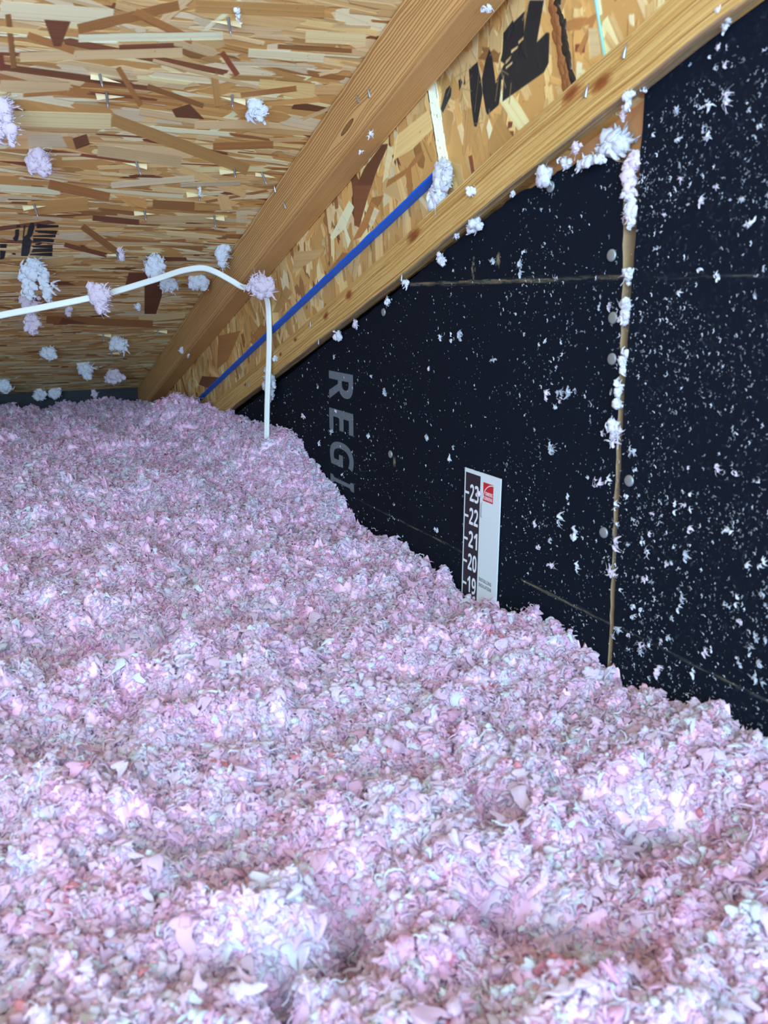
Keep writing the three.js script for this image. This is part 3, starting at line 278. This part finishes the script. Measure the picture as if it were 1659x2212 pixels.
  for (const [z, y] of [[-0.5509, 0.8716], [-0.473, 0.8131], [-0.4664, 0.7662], [-0.4639, 0.7346], [-0.8523, 0.7653], [-0.4349, 0.6415], [-0.458, 0.5923], [-0.8337, 0.5934]]) {
    const g = new THREE.LatheGeometry([[0, -0.0012], [0.003, -0.0011], [0.0043, -0.0007], [0.0047, 0], [0.0047, 0.0006]].map(([a, b]) => new THREE.Vector2(a, b)), 18);
    g.rotateZ(-Math.PI / 2); g.translate(-0.0006, y, z); mesh('nail_head', g, galv, wall);
  }
}

// ---------- rest of the attic shell ----------
{
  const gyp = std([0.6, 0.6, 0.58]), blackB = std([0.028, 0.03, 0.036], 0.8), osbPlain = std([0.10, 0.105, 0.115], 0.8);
  structure(mesh('floor', box(-3.2, 0.07, -0.02, 0.0, -2.35, BACK + 0.1), gyp, scene), 'plasterboard floor under the insulation');
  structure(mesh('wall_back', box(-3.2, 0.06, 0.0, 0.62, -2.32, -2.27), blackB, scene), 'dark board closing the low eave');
  structure(mesh('wall_left', box(-3.2, -3.15, 0.0, 2.1, -2.3, BACK + 0.06), osbPlain, scene), 'far side wall of the attic');
  const fr = group('wall_front'); structure(fr, 'gable end wall with daylight opening');
  mesh('wall_panel', box(-3.2, OPEN.x0, 0, 1.9, BACK, BACK + 0.06), osbPlain, fr); mesh('wall_panel', box(OPEN.x1, 0.07, 0, 1.9, BACK, BACK + 0.06), osbPlain, fr);
  mesh('wall_panel', box(OPEN.x0, OPEN.x1, 0, OPEN.y0, BACK, BACK + 0.06), osbPlain, fr); mesh('wall_panel', box(OPEN.x0, OPEN.x1, OPEN.y1, 1.9, BACK, BACK + 0.06), osbPlain, fr);
}

// ---------- depth gauge card ----------
{
  const TW = 512, TH = 1400, x0 = -0.6632, wd = 0.0634, top = 0.6094, hgt = 0.0634 / TW * TH;    // hgt about 0.173 m
  const [c, ctx] = canvas(TW, TH), pxin = 0.0254 / hgt * TH, yOf = (inch) => (top - inch * 0.0254) / hgt * TH;
  ctx.fillStyle = 'rgb(226,234,234)'; ctx.fillRect(0, 0, TW, TH);
  ctx.fillStyle = 'rgb(30,27,34)'; ctx.fillRect(16, 34, 218, TH);
  ctx.fillStyle = 'rgb(240,244,246)';
  for (let i = 23; i >= 17; i--) {
    const y = yOf(i) + 6; ctx.fillRect(16, y - 11, 56, 22);
    ctx.save(); ctx.font = 'bold 200px sans-serif'; const m = ctx.measureText(String(i)), W = m.actualBoundingBoxLeft + m.actualBoundingBoxRight, A = m.actualBoundingBoxAscent;
    ctx.translate(84, y + 66); ctx.scale(132 / W, 150 / A); ctx.fillText(String(i), m.actualBoundingBoxLeft, 0); ctx.restore();
  }
  // red emblem with arc
  const ex = 276, ey = 72, es = 142, eh = 158;
  ctx.fillStyle = 'rgb(206,32,38)'; ctx.fillRect(ex, ey, es, eh);
  ctx.strokeStyle = 'rgb(245,245,245)'; ctx.lineWidth = 7; ctx.beginPath(); ctx.moveTo(ex + 4, ey + eh * 0.86); ctx.bezierCurveTo(ex + 8, ey + eh * 0.35, ex + es * 0.5, ey + 8, ex + es, ey + 8); ctx.stroke();
  ctx.fillStyle = 'rgb(250,250,250)'; ctx.textAlign = 'right';
  const word = (s, x, y, w, h) => { ctx.save(); ctx.font = 'bold 60px sans-serif'; const m = ctx.measureText(s); ctx.translate(x, y); ctx.scale(w / m.width, h / 44); ctx.fillText(s, 0, 0); ctx.restore(); };
  word('OWENS', ex + es - 8, ey + eh - 52, 104, 32); word('CORNING', ex + es - 8, ey + eh - 12, 128, 32);
  ctx.fillStyle = 'rgb(38,42,56)';
  word('INSTALLING', 440, 940, 186, 32); word('INSULATION', 440, 990, 186, 32);
  const card = group('depth_gauge', new THREE.Vector3(-0.0022, top - hgt / 2, x0 + wd / 2));
  tag(card, 'white insulation depth ruler card with black inch scale on black board', 'ruler');
  const g = planar(box(-0.0006, 0.0006, -hgt / 2, hgt / 2, -wd / 2, wd / 2), (x, y, z) => [(z + wd / 2) / wd, (y + hgt / 2) / hgt]);
  mesh('card', g, new THREE.MeshPhysicalMaterial({ map: tex(c), roughness: 0.5, clearcoat: 0.15, side: THREE.DoubleSide }), card);
  const cv = new THREE.CatmullRomCurve3([[0.001, 0.008], [-0.0008, 0.0076], [-0.0012, 0.0], [-0.0008, -0.0076], [0.001, -0.008]].map(([x, y]) => new THREE.Vector3(x, y, 0)));
  const sg = new THREE.TubeGeometry(cv, 14, 0.0004, 6); sg.translate(-0.0008, hgt / 2 - 0.0385, 0.0018); mesh('staple', sg, steelBit, card);
}

// ---------- cable ----------
{
  const cv = new THREE.CatmullRomCurve3(DATA.cable.map((p) => new THREE.Vector3(...p)), false, 'centripetal'), n = 220, m = 20, pos = [], idx = [];
  const ref = new THREE.Vector3(-0.62, 0.1, 0.75).normalize(), T = new THREE.Vector3(), A = new THREE.Vector3(), B = new THREE.Vector3();
  for (let i = 0; i <= n; i++) {
    const p = cv.getPointAt(i / n); cv.getTangentAt(i / n, T); A.crossVectors(T, ref).normalize(); B.crossVectors(A, T).normalize();
    for (let k = 0; k < m; k++) { const a = k / m * 2 * Math.PI, ca = Math.cos(a), sa = Math.sin(a), u = 0.0046 * Math.sign(ca) * Math.abs(ca) ** 0.8, w = 0.0023 * Math.sign(sa) * Math.abs(sa) ** 0.8 * (1 - 0.2 * Math.exp(-((u / 0.0012) ** 2))); pos.push(p.x + A.x * u + B.x * w, p.y + A.y * u + B.y * w, p.z + A.z * u + B.z * w); }
  }
  for (let i = 0; i < n; i++) for (let k = 0; k < m; k++) { const a = i * m + k, b = i * m + (k + 1) % m; idx.push(a, b, a + m, b, b + m, a + m); }
  const g = new THREE.BufferGeometry(); g.setAttribute('position', new THREE.Float32BufferAttribute(pos, 3)); g.setIndex(idx); g.computeVertexNormals();
  const cb = mesh('electric_cable', g, std([0.84, 0.86, 0.80], 0.42), scene); tag(cb, 'white flat electric cable stapled to rafter and dropping into insulation', 'cable');
}

// ---------- insulation ----------
// one flake: a bent, tapered, flattened tuft with ragged outline
function flake(seed, { L = 1, w = 0.3, th = 0.16, bend = 0.6, rag = 0.35, seg = 8, ring = 7, twist = 0.8 }) {
  const r = rngOf(seed), pos = [], idx = [], ph = r() * 50;
  const b1 = bend * (0.4 + r()), b2 = gauss(r) * bend * 0.6;
  for (let i = 0; i <= seg; i++) {
    const u = i / seg, e = Math.sin(Math.PI * Math.min(1, 0.06 + u * 0.92)) ** 0.6, a0 = twist * (u - 0.5) * 2;
    const cx = (u - 0.5) * L, cy = -b1 * L * (u - 0.5) ** 2 * 2 + 0.12 * L * n2(u * 2.5, ph), cz = b2 * L * (u - 0.5) ** 2 * 2 + 0.16 * L * n2(u * 2.5, ph + 20);
    for (let k = 0; k < ring; k++) {
      const a = k / ring * 2 * Math.PI, rg = 1 + rag * n3(Math.cos(a) * 1.6, Math.sin(a) * 1.6 + ph, u * 4), y = Math.sin(a) * th * e * rg * L, z = Math.cos(a) * w * e * rg * L;
      pos.push(cx + rag * 0.12 * L * n3(a, u * 6, ph), cy + y * Math.cos(a0) - z * Math.sin(a0), cz + y * Math.sin(a0) + z * Math.cos(a0));
    }
  }
  for (let i = 0; i < seg; i++) for (let k = 0; k < ring; k++) { const a = i * ring + k, b = i * ring + (k + 1) % ring; idx.push(a, b, a + ring, b, b + ring, a + ring); }
  for (let k = 1; k < ring - 1; k++) { idx.push(0, k + 1, k); const o = seg * ring; idx.push(o, o + k, o + k + 1); }
  const g = new THREE.BufferGeometry(); g.setAttribute('position', new THREE.Float32BufferAttribute(pos, 3)); g.setIndex(idx); g.computeVertexNormals(); return g;
}
function lump(seed, rough, detail = 2) {
  const g = mergeVertices(new THREE.IcosahedronGeometry(0.5, detail).deleteAttribute('normal').deleteAttribute('uv')), p = g.attributes.position, r = rngOf(seed), o = r() * 60, s = [1, 0.6 + 0.4 * r(), 0.65 + 0.5 * r()];
  for (let i = 0; i < p.count; i++) { const x = p.getX(i), y = p.getY(i), z = p.getZ(i), k = 1 + rough * n3(x * 3 + o, y * 3, z * 3) + rough * 0.7 * n3(x * 7 + o, y * 7, z * 7); p.setXYZ(i, x * k * s[0], y * k * s[1], z * k * s[2]); }
  g.computeVertexNormals(); return g;
}
function wisp(seed) {
  const r = rngOf(seed), out = [];
  for (let k = 0; k < 5; k++) { const a = r() * 6.28, b = 0.5 + r() * 0.9, pts = []; let p = new THREE.Vector3(gauss(r) * 0.1, 0, gauss(r) * 0.1), d = new THREE.Vector3(Math.cos(a), b, Math.sin(a)).normalize(); for (let i = 0; i < 5; i++) { pts.push(p.clone()); p.addScaledVector(d, 0.14 + 0.08 * r()); d.add(new THREE.Vector3(gauss(r), gauss(r) - 0.25, gauss(r)).multiplyScalar(0.5)).normalize(); } const g = new THREE.TubeGeometry(new THREE.CatmullRomCurve3(pts), 8, 0.022, 4); g.deleteAttribute('uv'); out.push(g); }
  return mergeGeometries(out);
}
const fluffMat = (rgb, through = 0) => new THREE.MeshPhysicalMaterial({ sheen: 0.6, sheenColor: new THREE.Color(0.9, 0.86, 1.0), sheenRoughness: 0.9, color: new THREE.Color().setRGB(...rgb), roughness: 1, transmission: through, thickness: 0, specularIntensity: 0.1, side: THREE.DoubleSide });
const WHITE = [0.93, 0.88, 0.96], PINK = [0.96, 0.58, 0.76], HOT = [0.94, 0.40, 0.46];
const lerpTab = (tab, z) => { if (z <= tab[0][0]) return tab[0][1]; for (let i = 1; i < tab.length; i++) if (z <= tab[i][0]) { const [a, va] = tab[i - 1], [b, vb] = tab[i]; return va + (vb - va) * (z - a) / (b - a); } return tab[tab.length - 1][1]; };
const wallTab = [[-2.3, 0.50], [-1.6, 0.535], [-1.445, 0.562], [-1.30, 0.562], [-1.154, 0.566], [-1.045, 0.522], [-0.919, 0.482], [-0.79, 0.481], [-0.666, 0.472], [-0.60, 0.466], [-0.539, 0.486], [-0.45, 0.476], [-0.416, 0.463], [-0.361, 0.478], [-0.32, 0.497], [-0.305, 0.484], [-0.28, 0.49], [0.3, 0.47]];
const roomTab = [[-2.3, 0.50], [-2.0, 0.508], [-1.6, 0.515], [-1.3, 0.508], [-1.0, 0.480], [-0.75, 0.462], [-0.5, 0.462], [-0.3, 0.455], [0.0, 0.455], [1.2, 0.46]];
const dents = [[-0.302, -0.326, 0.016, 0.030, 0.5, 0.036], [-0.10, -0.302, 0.045, 0.016, 0.9, 0.026], [-0.20, -0.255, 0.05, 0.012, 0.9, 0.028], [-0.357, -0.312, 0.035, 0.012, 0.3, 0.022], [-0.354, -0.284, 0.010, 0.03, 0.2, 0.03], [-0.34, -0.71, 0.11, 0.03, 0.2, 0.022], [-0.31, -0.62, 0.14, 0.04, 0.2, -0.010], [-0.42, -0.9, 0.1, 0.03, -0.2, 0.012], [-0.179, -0.36, 0.012, 0.025, 0, 0.03], [-0.345, -0.421, 0.03, 0.012, 0.2, 0.02], [-0.219, -0.295, 0.014, 0.016, 0, 0.026]];
function ground(x, z) {
  const k = Math.exp(-((x / 0.09) ** 2)); let h = lerpTab(wallTab, z) * k + lerpTab(roomTab, z) * (1 - k);
  h += 0.052 * Math.exp(-(((x + 0.075) / 0.06) ** 2) - (((z + 1.66) / 0.13) ** 2));
  const wx = x + 0.006 * n2(x * 55, z * 55 + 8), wz = z + 0.006 * n2(x * 55 + 31, z * 55);
  h += 0.014 * n2(x * 5 + 3, z * 5) * (1 - 0.6 * k) + 0.011 * n2(x * 12, z * 12 + 7) * (1 - 0.5 * k);
  h += 0.016 * (Math.abs(n2(wx * 19 + 9, wz * 19)) - 0.35) + 0.011 * (Math.abs(n2(wx * 44, wz * 44 + 3)) - 0.35) + 0.006 * (Math.abs(n2(wx * 105, wz * 105 + 3)) - 0.35);
  for (const [dx, dz, sx, sz, a, d] of dents) { const ux = (x - dx) * Math.cos(a) + (z - dz) * Math.sin(a), uz = -(x - dx) * Math.sin(a) + (z - dz) * Math.cos(a); h -= 1.5 * d * Math.exp(-((ux / sx) ** 2) - ((uz / sz) ** 2)); }
  return h;
}
const nap = (x, z) => 0.0030 * (Math.abs(n2(x * 210, z * 210 + 5)) - 0.35) + 0.0015 * (Math.abs(n2(x * 420 + 7, z * 420)) - 0.35) + 0.0005 * n2(x * 800, z * 800);
const hotSpots = [[-0.176, -1.358], [-0.098, -0.475], [-0.152, -0.444], [-0.053, -0.527], [-0.19, -0.247], [-0.231, -0.22], [-0.444, -0.393], [0.021, -0.556], [0.006, -0.689]];
const pinkness = (x, z) => Math.min(1, Math.max(0, 0.5 + 0.22 * n2(x * 11 + 40, z * 11) + 0.26 * n2(x * 48, z * 48 + 60) + 0.24 * n2(x * 130 + 20, z * 130)));
const dye = (p, c) => c.setRGB(WHITE[0] + (PINK[0] - WHITE[0]) * p, WHITE[1] + (PINK[1] - WHITE[1]) * p, WHITE[2] + (PINK[2] - WHITE[2]) * p);
{
  const ins = group('blown_insulation'); tag(ins, 'deep bed of loose pink and white blown fibre insulation', 'insulation'); ins.userData.kind = 'stuff';
  // body of the bed
  const xs = [], zs = [], c0 = new THREE.Color();
  for (let x = -0.0005; x > -0.52; x -= 0.0018) xs.push(x); for (let x = -0.52; x > -0.9; x -= 0.012) xs.push(x); for (let x = -0.9; x > -3.1; x -= 0.09) xs.push(x); xs.push(-3.13);
  for (let z = -2.265; z < 0.0; z += 0.0015 + 0.0030 * Math.min(1, Math.max(0, (-z - 0.25) / 1.6))) zs.push(z); for (let z = 0.0; z < BACK - 0.05; z += 0.05) zs.push(z); zs.push(BACK - 0.004);
  const pos = [], idx = [], colr = [], nx = xs.length, nz = zs.length;
  for (const z of zs) for (const x of xs) { pos.push(x, ground(x, z) + nap(x, z) - 0.003, z); dye(Math.min(1, 0.45 + pinkness(x, z)), c0); colr.push(c0.r, c0.g, c0.b); }
  for (let j = 0; j < nz - 1; j++) for (let i = 0; i < nx - 1; i++) { const a = j * nx + i; idx.push(a, a + nx, a + 1, a + 1, a + nx, a + nx + 1); }
  const bg = new THREE.BufferGeometry(); bg.setAttribute('position', new THREE.Float32BufferAttribute(pos, 3)); bg.setAttribute('color', new THREE.Float32BufferAttribute(colr, 3)); bg.setIndex(idx); bg.computeVertexNormals();
  mesh('bed', bg, std([1, 1, 1], 1, { vertexColors: true }), ins);
  // loose flakes heaped on it
  const kinds = [];
  for (let k = 0; k < 5; k++) kinds.push([flake(100 + k, { w: 0.20 + 0.05 * k, th: 0.10 + 0.02 * (k % 3), bend: 0.5 + 0.25 * k, rag: 0.45, seg: 12, ring: 10 }), 0.13]);
  for (let k = 0; k < 3; k++) kinds.push([flake(120 + k, { w: 0.10, th: 0.07, bend: 1.4, seg: 14, ring: 7, twist: 1.6, rag: 0.4 }), 0.12]);
  for (let k = 0; k < 4; k++) kinds.push([lump(140 + k, 0.3, 2), 0.055]);
  for (let k = 0; k < 2; k++) kinds.push([flake(160 + k, { w: 0.028, th: 0.022, bend: 0.8 + k, seg: 16, ring: 5, twist: 0.5, rag: 0.3 }), 0.012]);
  const sum = kinds.reduce((s, k) => s + k[1], 0), r = rngOf(77), lists = kinds.map(() => []);
  const TOTAL = 170000;
  for (let i = 0; i < TOTAL; i++) {
    let x, z; const u = r();
    if (u < 0.36) { x = -0.60 * r(); z = -0.1 - 0.6 * r(); } else if (u < 0.68) { x = -0.60 * r(); z = -0.7 - 0.75 * r(); } else if (u < 0.9) { x = -0.62 * r(); z = -1.45 - 0.8 * r(); } else { x = -0.6 - 0.5 * r(); z = 0.2 - 2.4 * r(); }
    let v = r() * sum, k = 0; while (v > kinds[k][1]) v -= kinds[k++][1];
    lists[k].push([x, z]);
  }
  const M = new THREE.Matrix4(), Q = new THREE.Quaternion(), E = new THREE.Euler(), P = new THREE.Vector3(), SC = new THREE.Vector3(), col = new THREE.Color();
  kinds.forEach(([geo], k) => {
    const im = new THREE.InstancedMesh(geo, fluffMat([1, 1, 1], 0.42), lists[k].length); im.name = k < 8 ? 'flakes' : k < 12 ? 'clumps' : 'fibres'; im.castShadow = im.receiveShadow = true;
    lists[k].forEach(([x, z], i) => {
      const isWisp = k >= 12, isLump = k >= 8 && k < 12;
      let s = isWisp ? 0.014 + 0.018 * r() * r() : isLump ? 0.003 + 0.006 * r() * r() : 0.0055 + 0.009 * r() * r();
      if (!isWisp && r() < 0.06) s *= 1.5;
      x = Math.min(x, -0.002 - s * 0.35);
      P.set(x, ground(x, z) + nap(x, z) + (isWisp ? 0.001 : isLump ? -0.0012 - 0.22 * s * r() : -0.0012 + (r() - 0.5) * 0.002), z);
      E.set(gauss(r) * 0.75, r() * 6.28, gauss(r) * 0.75); if (isWisp) E.set(gauss(r) * 0.4, r() * 6.28, gauss(r) * 0.4);
      Q.setFromEuler(E); SC.set(s * (0.8 + 0.4 * r()), s * (0.8 + 0.4 * r()), s * (0.8 + 0.5 * r())); im.setMatrixAt(i, M.compose(P, Q, SC));
      const hot = hotSpots.some(([a, b]) => Math.hypot(x - a, z - b) < 0.008) ? 0.6 : n2(x * 26 + 80, z * 26) > 0.95 ? 0.25 : 0.0015, c = r(), kk = 0.96 + 0.06 * r();
      if (c < hot) col.setRGB(...HOT); else if (c > 0.9) col.setRGB(0.92, 0.94, 0.96); else dye(Math.min(1, Math.max(0, pinkness(x, z) + gauss(r) * 0.22)), col);
      im.setColorAt(i, col.multiplyScalar(kk));
    });
    ins.add(im);
  });
}

// ---------- loose tufts clinging to the attic ----------
const tuftWhite = fluffMat([0.90, 0.89, 0.92], 0.3), tuftPale = fluffMat([0.92, 0.78, 0.85], 0.3), tuftGrey = fluffMat([0.62, 0.64, 0.68], 0.3), tuftPink = fluffMat([0.92, 0.5, 0.6], 0.3);
const bits = []; for (let k = 0; k < 4; k++) bits.push(flake(200 + k, { w: 0.24 + 0.05 * k, th: 0.13 + 0.02 * (k % 3), bend: 0.6 + 0.3 * k, seg: 8, ring: 8, rag: 0.4 })); for (let k = 0; k < 4; k++) bits.push(lump(210 + k, 0.26, 2)); bits.push(flake(220, { w: 0.07, th: 0.05, bend: 1.4, seg: 10, ring: 5, rag: 0.3 }));
// tuft in its own axes: a across, b up, c out of the surface
function tuftGeometry(seed, w, h, depth, form, dens = 1) {
  const r = rngOf(seed), out = [], n = form === 'fleck' ? 3 + Math.floor(r() * 4) + Math.round(w * h * 12000) : Math.max(3, Math.round(dens * Math.min(120, 5 + w * h * 110000))), s0 = Math.max(0.0028, Math.min(0.012, Math.sqrt(w * h) * 0.5));
  const M = new THREE.Matrix4(), Q = new THREE.Quaternion(), E = new THREE.Euler();
  for (let i = 0; i < n; i++) {
    let a, b; const u = r() * 2 - 1;
    if (form === 'arch') { const th = Math.PI * (0.02 + 0.96 * r()); a = Math.cos(th) * w * 0.30 + gauss(r) * w * 0.15; b = Math.sin(th) * h * 0.75 - h * 0.42 + gauss(r) * h * 0.09; }
    else if (form === 'drip') { b = u * h * 0.48; a = gauss(r) * w * 0.36 * (0.35 + 0.65 * (u + 1) / 2); }
    else if (form === 'fleck') { const u2 = (r() - 0.5) * 0.8; a = (h > w ? gauss(r) * 0.25 : u2) * w; b = (h > w ? u2 : gauss(r) * 0.25) * h; }
    else { a = gauss(r) * w * 0.32; b = gauss(r) * h * 0.32; }
    const c = Math.abs(gauss(r)) * depth * 0.4, s = form === 'fleck' ? Math.max(w, h) * (0.3 + 0.4 * r()) : s0 * (0.6 + 0.8 * r()), kind = form === 'fleck' ? (r() < 0.8 ? Math.floor(r() * 4) : 8) : Math.floor(r() * bits.length);
    E.set(gauss(r) * 0.5, gauss(r) * 0.5, (form === 'arch' || form === 'drip' || form === 'fleck' && h > w * 1.2 ? Math.PI / 2 + gauss(r) * 0.7 : r() * 6.28)); Q.setFromEuler(E);
    let g = bits[kind].clone(); if (!g.index) g = mergeVertices(g); g.deleteAttribute('uv'); g.applyMatrix4(M.compose(new THREE.Vector3(a, b, c + s * 0.12), Q, new THREE.Vector3(s, s, s * 0.8))); out.push(g);
  }
  return mergeGeometries(out);
}
function tuft(name, geo, pos, turn, mat, label, grp) { const m = mesh(numbered(name), geo, mat, scene); m.position.copy(pos); if (turn) m.quaternion.copy(turn); tag(m, label, 'fluff', grp); return m; }
const onWall = new THREE.Quaternion().setFromRotationMatrix(new THREE.Matrix4().makeBasis(new THREE.Vector3(0, 0, 1), new THREE.Vector3(0, 1, 0), new THREE.Vector3(-1, 0, 0)));
{
  let seed = 1000;
  DATA.wallTufts.forEach(([z, y, w, h]) => { if (y < ground(-0.01, z) + 0.004) return; const small = Math.max(w, h) < 0.0115, r = rngOf(seed), where = z > -0.43 ? (y > 0.797 ? 'on the wider board above the scraped line' : y < 0.56 ? 'low on the wider board just over the insulation' : 'on the wider board between the scraped lines') : z > -0.50 ? 'beside the board seam and nail heads' : z > -0.62 ? (y > 0.797 ? 'under the rounded board corner' : 'between board seam and depth ruler') : z > -0.9 ? (y > 0.7 ? 'on the notched board near the furring strip' : 'on the notched board beside the depth ruler') : 'around the grey stencilled capitals', form = h > w * 1.6 ? 'long' : w > h * 1.4 ? 'flat' : 'ragged';
    tuft('insulation_tuft', tuftGeometry(seed++, w * 0.9, h * 0.9, Math.min(0.008, 0.5 * Math.min(w, h)), 'fleck'), new THREE.Vector3(-0.0008, y, z), onWall, r() < 0.45 ? tuftWhite : r() < 0.6 ? tuftGrey : tuftPale,
      `${small ? 'tiny' : 'larger'} ${form} white insulation tuft stuck ${where}`, `${small ? 'tiny' : 'larger'} ${form} tufts ${where}`); });
  DATA.edgeTufts.forEach(([x, y, z, w, h], i) => { const r = rngOf(seed);
    const label = i === 0 ? 'white fluff caught behind the dropping cable at the furring strip' : i === 7 ? 'large white fluff on the orange block in the board notch' : i >= 8 && i <= 16 || i === 29 ? 'white fluff plugging the gap between the two black boards' : z > -0.45 ? 'white fluff caught on the sloping top edge of the wider black board' : z > -0.6 ? 'white fluff lying along the rounded corner of the notched board' : 'white fluff bit caught between furring strip and notched black board';
    tuft('insulation_tuft', tuftGeometry(seed++, w, h, 0.008, h > w * 1.6 ? 'drip' : 'blob'), new THREE.Vector3(x, y, z), onWall, r() < 0.7 ? tuftWhite : tuftPale, label, i === 0 || i === 7 ? undefined : i >= 8 && i <= 16 || i === 29 ? 'fluff in the seam' : z > -0.45 ? 'fluff on the wider board top' : z > -0.6 ? 'fluff on the rounded corner' : 'fluff under the furring strip'); });
  const faceRoom = new THREE.Quaternion().setFromRotationMatrix(new THREE.Matrix4().makeBasis(new THREE.Vector3(0.86, 0, 0.5), new THREE.Vector3(0, 1, 0), new THREE.Vector3(-0.5, 0, 0.86)));
  const RL = ['pink looped fluff hanging from roof deck, farthest from the rafter', 'arched pale fluff between the looped fluff and the black stamp', 'arched white fluff high on the deck closest to the rafter knot', 'thick white fluff hanging just above the cable slope', 'largest arched white fluff hanging right below the black stamp', 'fluff strand hanging behind the cable below the largest arched fluff', 'pale fluff under the cable next to the thick white fluff', 'flat fluff on a splinter between cable bend and rafter', 'dangling fluff on a shiny nail touching the rafter edge', 'thin wisp on a splinter between black stamp and thick fluff', 'fluff ball low on the deck below the strand behind the cable', 'round fluff ball low on the deck nearest the rafter', 'fluff with a long hanging thread low on the deck', 'pinkish fluff ball just over the eave beside the threaded one'];
  RL[18] = 'tiny fluff below the cable beside the dark square strands'; RL[19] = 'slender fluff on the topmost nail of the roof deck'; RL[20] = 'smallest fluff speck on the deck halfway to the rafter'; RL[21] = 'tiny fluff below the cable beside the straddling fluff';
  DATA.roofTufts.forEach(([[x, t], w, h, form], i) => { const p = slope(x, ROOFQ - 0.001, t); p.y -= h * 0.46;
    tuft('hanging_tuft', tuftGeometry(seed++, w, h, 0.010, form, 1.2), p, faceRoom, i === 0 ? tuftPale : i % 4 === 1 ? tuftPale : tuftWhite, RL[i] ?? 'pale fluff ball in the dark eave just over the insulation', RL[i] ? undefined : 'fluff balls in the dark eave'); });
  const sp = DATA.sp;
  { const m = tuft('insulation_tuft', tuftGeometry(seed++, sp.rafterStaple[1], sp.rafterStaple[2], 0.012, 'blob', 2.2), new THREE.Vector3(...sp.rafterStaple[0]), faceRoom, tuftPale, 'pink fluff wrapped round the cable staple on the rafter'); const core = mesh('pink_core', tuftGeometry(seed++, 0.014, 0.010, 0.004, 'blob', 2), tuftPink, m); core.position.set(0, 0, 0.005); }
  tuft('insulation_tuft', tuftGeometry(seed++, sp.panelTuft[1], sp.panelTuft[2], 0.008, 'drip', 2.2), new THREE.Vector3(...sp.panelTuft[0]), onWall.clone().multiply(new THREE.Quaternion().setFromAxisAngle(new THREE.Vector3(0, 0, 1), -0.45)), tuftWhite, 'long white fluff below the raw sawn end of the blue-edged panel');
  tuft('insulation_tuft', tuftGeometry(seed++, sp.cableTuft[1], sp.cableTuft[2], 0.012, 'drip', 1.6), new THREE.Vector3(...sp.cableTuft[0]), faceRoom, tuftPale, 'pale pink fluff straddling the white cable');
  DATA.misc.forEach(([x, y, z, w, h], i) => i === 7 ? tuft('insulation_tuft', tuftGeometry(seed++, w, h, 0.004, 'blob'), new THREE.Vector3(x, y, z), onWall, tuftPale, 'pale fluff wisp across the top number of the depth ruler') : tuft('insulation_tuft', tuftGeometry(seed++, w, h, 0.005, 'blob'), new THREE.Vector3(x, y, z), faceRoom, tuftWhite, i === 0 || i === 5 ? 'small white fluff speck on the furring strip face' : 'tiny white fluff speck clinging to the rafter face', i === 0 || i === 5 ? 'specks on the furring strip' : 'specks on the rafter'));
  // fibre dust on the boards: nobody could count it
  const r = rngOf(909), n = 12000;
  const geo = flake(300, { w: 0.2, th: 0.1, bend: 1.1, seg: 6, ring: 5, rag: 0.7 }), im = new THREE.InstancedMesh(geo, fluffMat([0.92, 0.92, 0.94], 0.3), n), tint = new THREE.Color(), M = new THREE.Matrix4(), Q = new THREE.Quaternion(), E = new THREE.Euler(), P = new THREE.Vector3(), SC = new THREE.Vector3();
  let k = 0;
  while (k < n) {
    const z = -1.5 + 1.4 * r(), y = 0.45 + 0.52 * r(), den = z > -0.45 ? 1 : z > -0.6 ? 0.45 : 0.15;
    if (r() > den * (0.5 + 0.5 * n2(z * 12, y * 12)) || y > (1.005 + z * sn) / cs) continue;
    const s = 0.0009 + 0.0036 * r() ** 4; E.set(gauss(r) * 0.5, Math.PI / 2 + gauss(r) * 0.4, Math.PI / 2 + gauss(r) * 1.3); Q.setFromEuler(E);
    const gv = r() < 0.6 ? 0.12 + 0.4 * r() : 0.6 + 0.4 * r(); im.setColorAt(k, tint.setRGB(gv, gv, gv));
    im.setMatrixAt(k++, M.compose(P.set(-0.0004, y, z), Q, SC.set(s, s * (0.5 + r()), s * (0.5 + r()))));
  }
  im.name = 'fibre_dust'; im.castShadow = im.receiveShadow = true; im.userData.kind = 'stuff'; tag(im, 'fine white fibre dust peppered over the black boards', 'dust'); scene.add(im);
}
renderer.render(scene, camera);
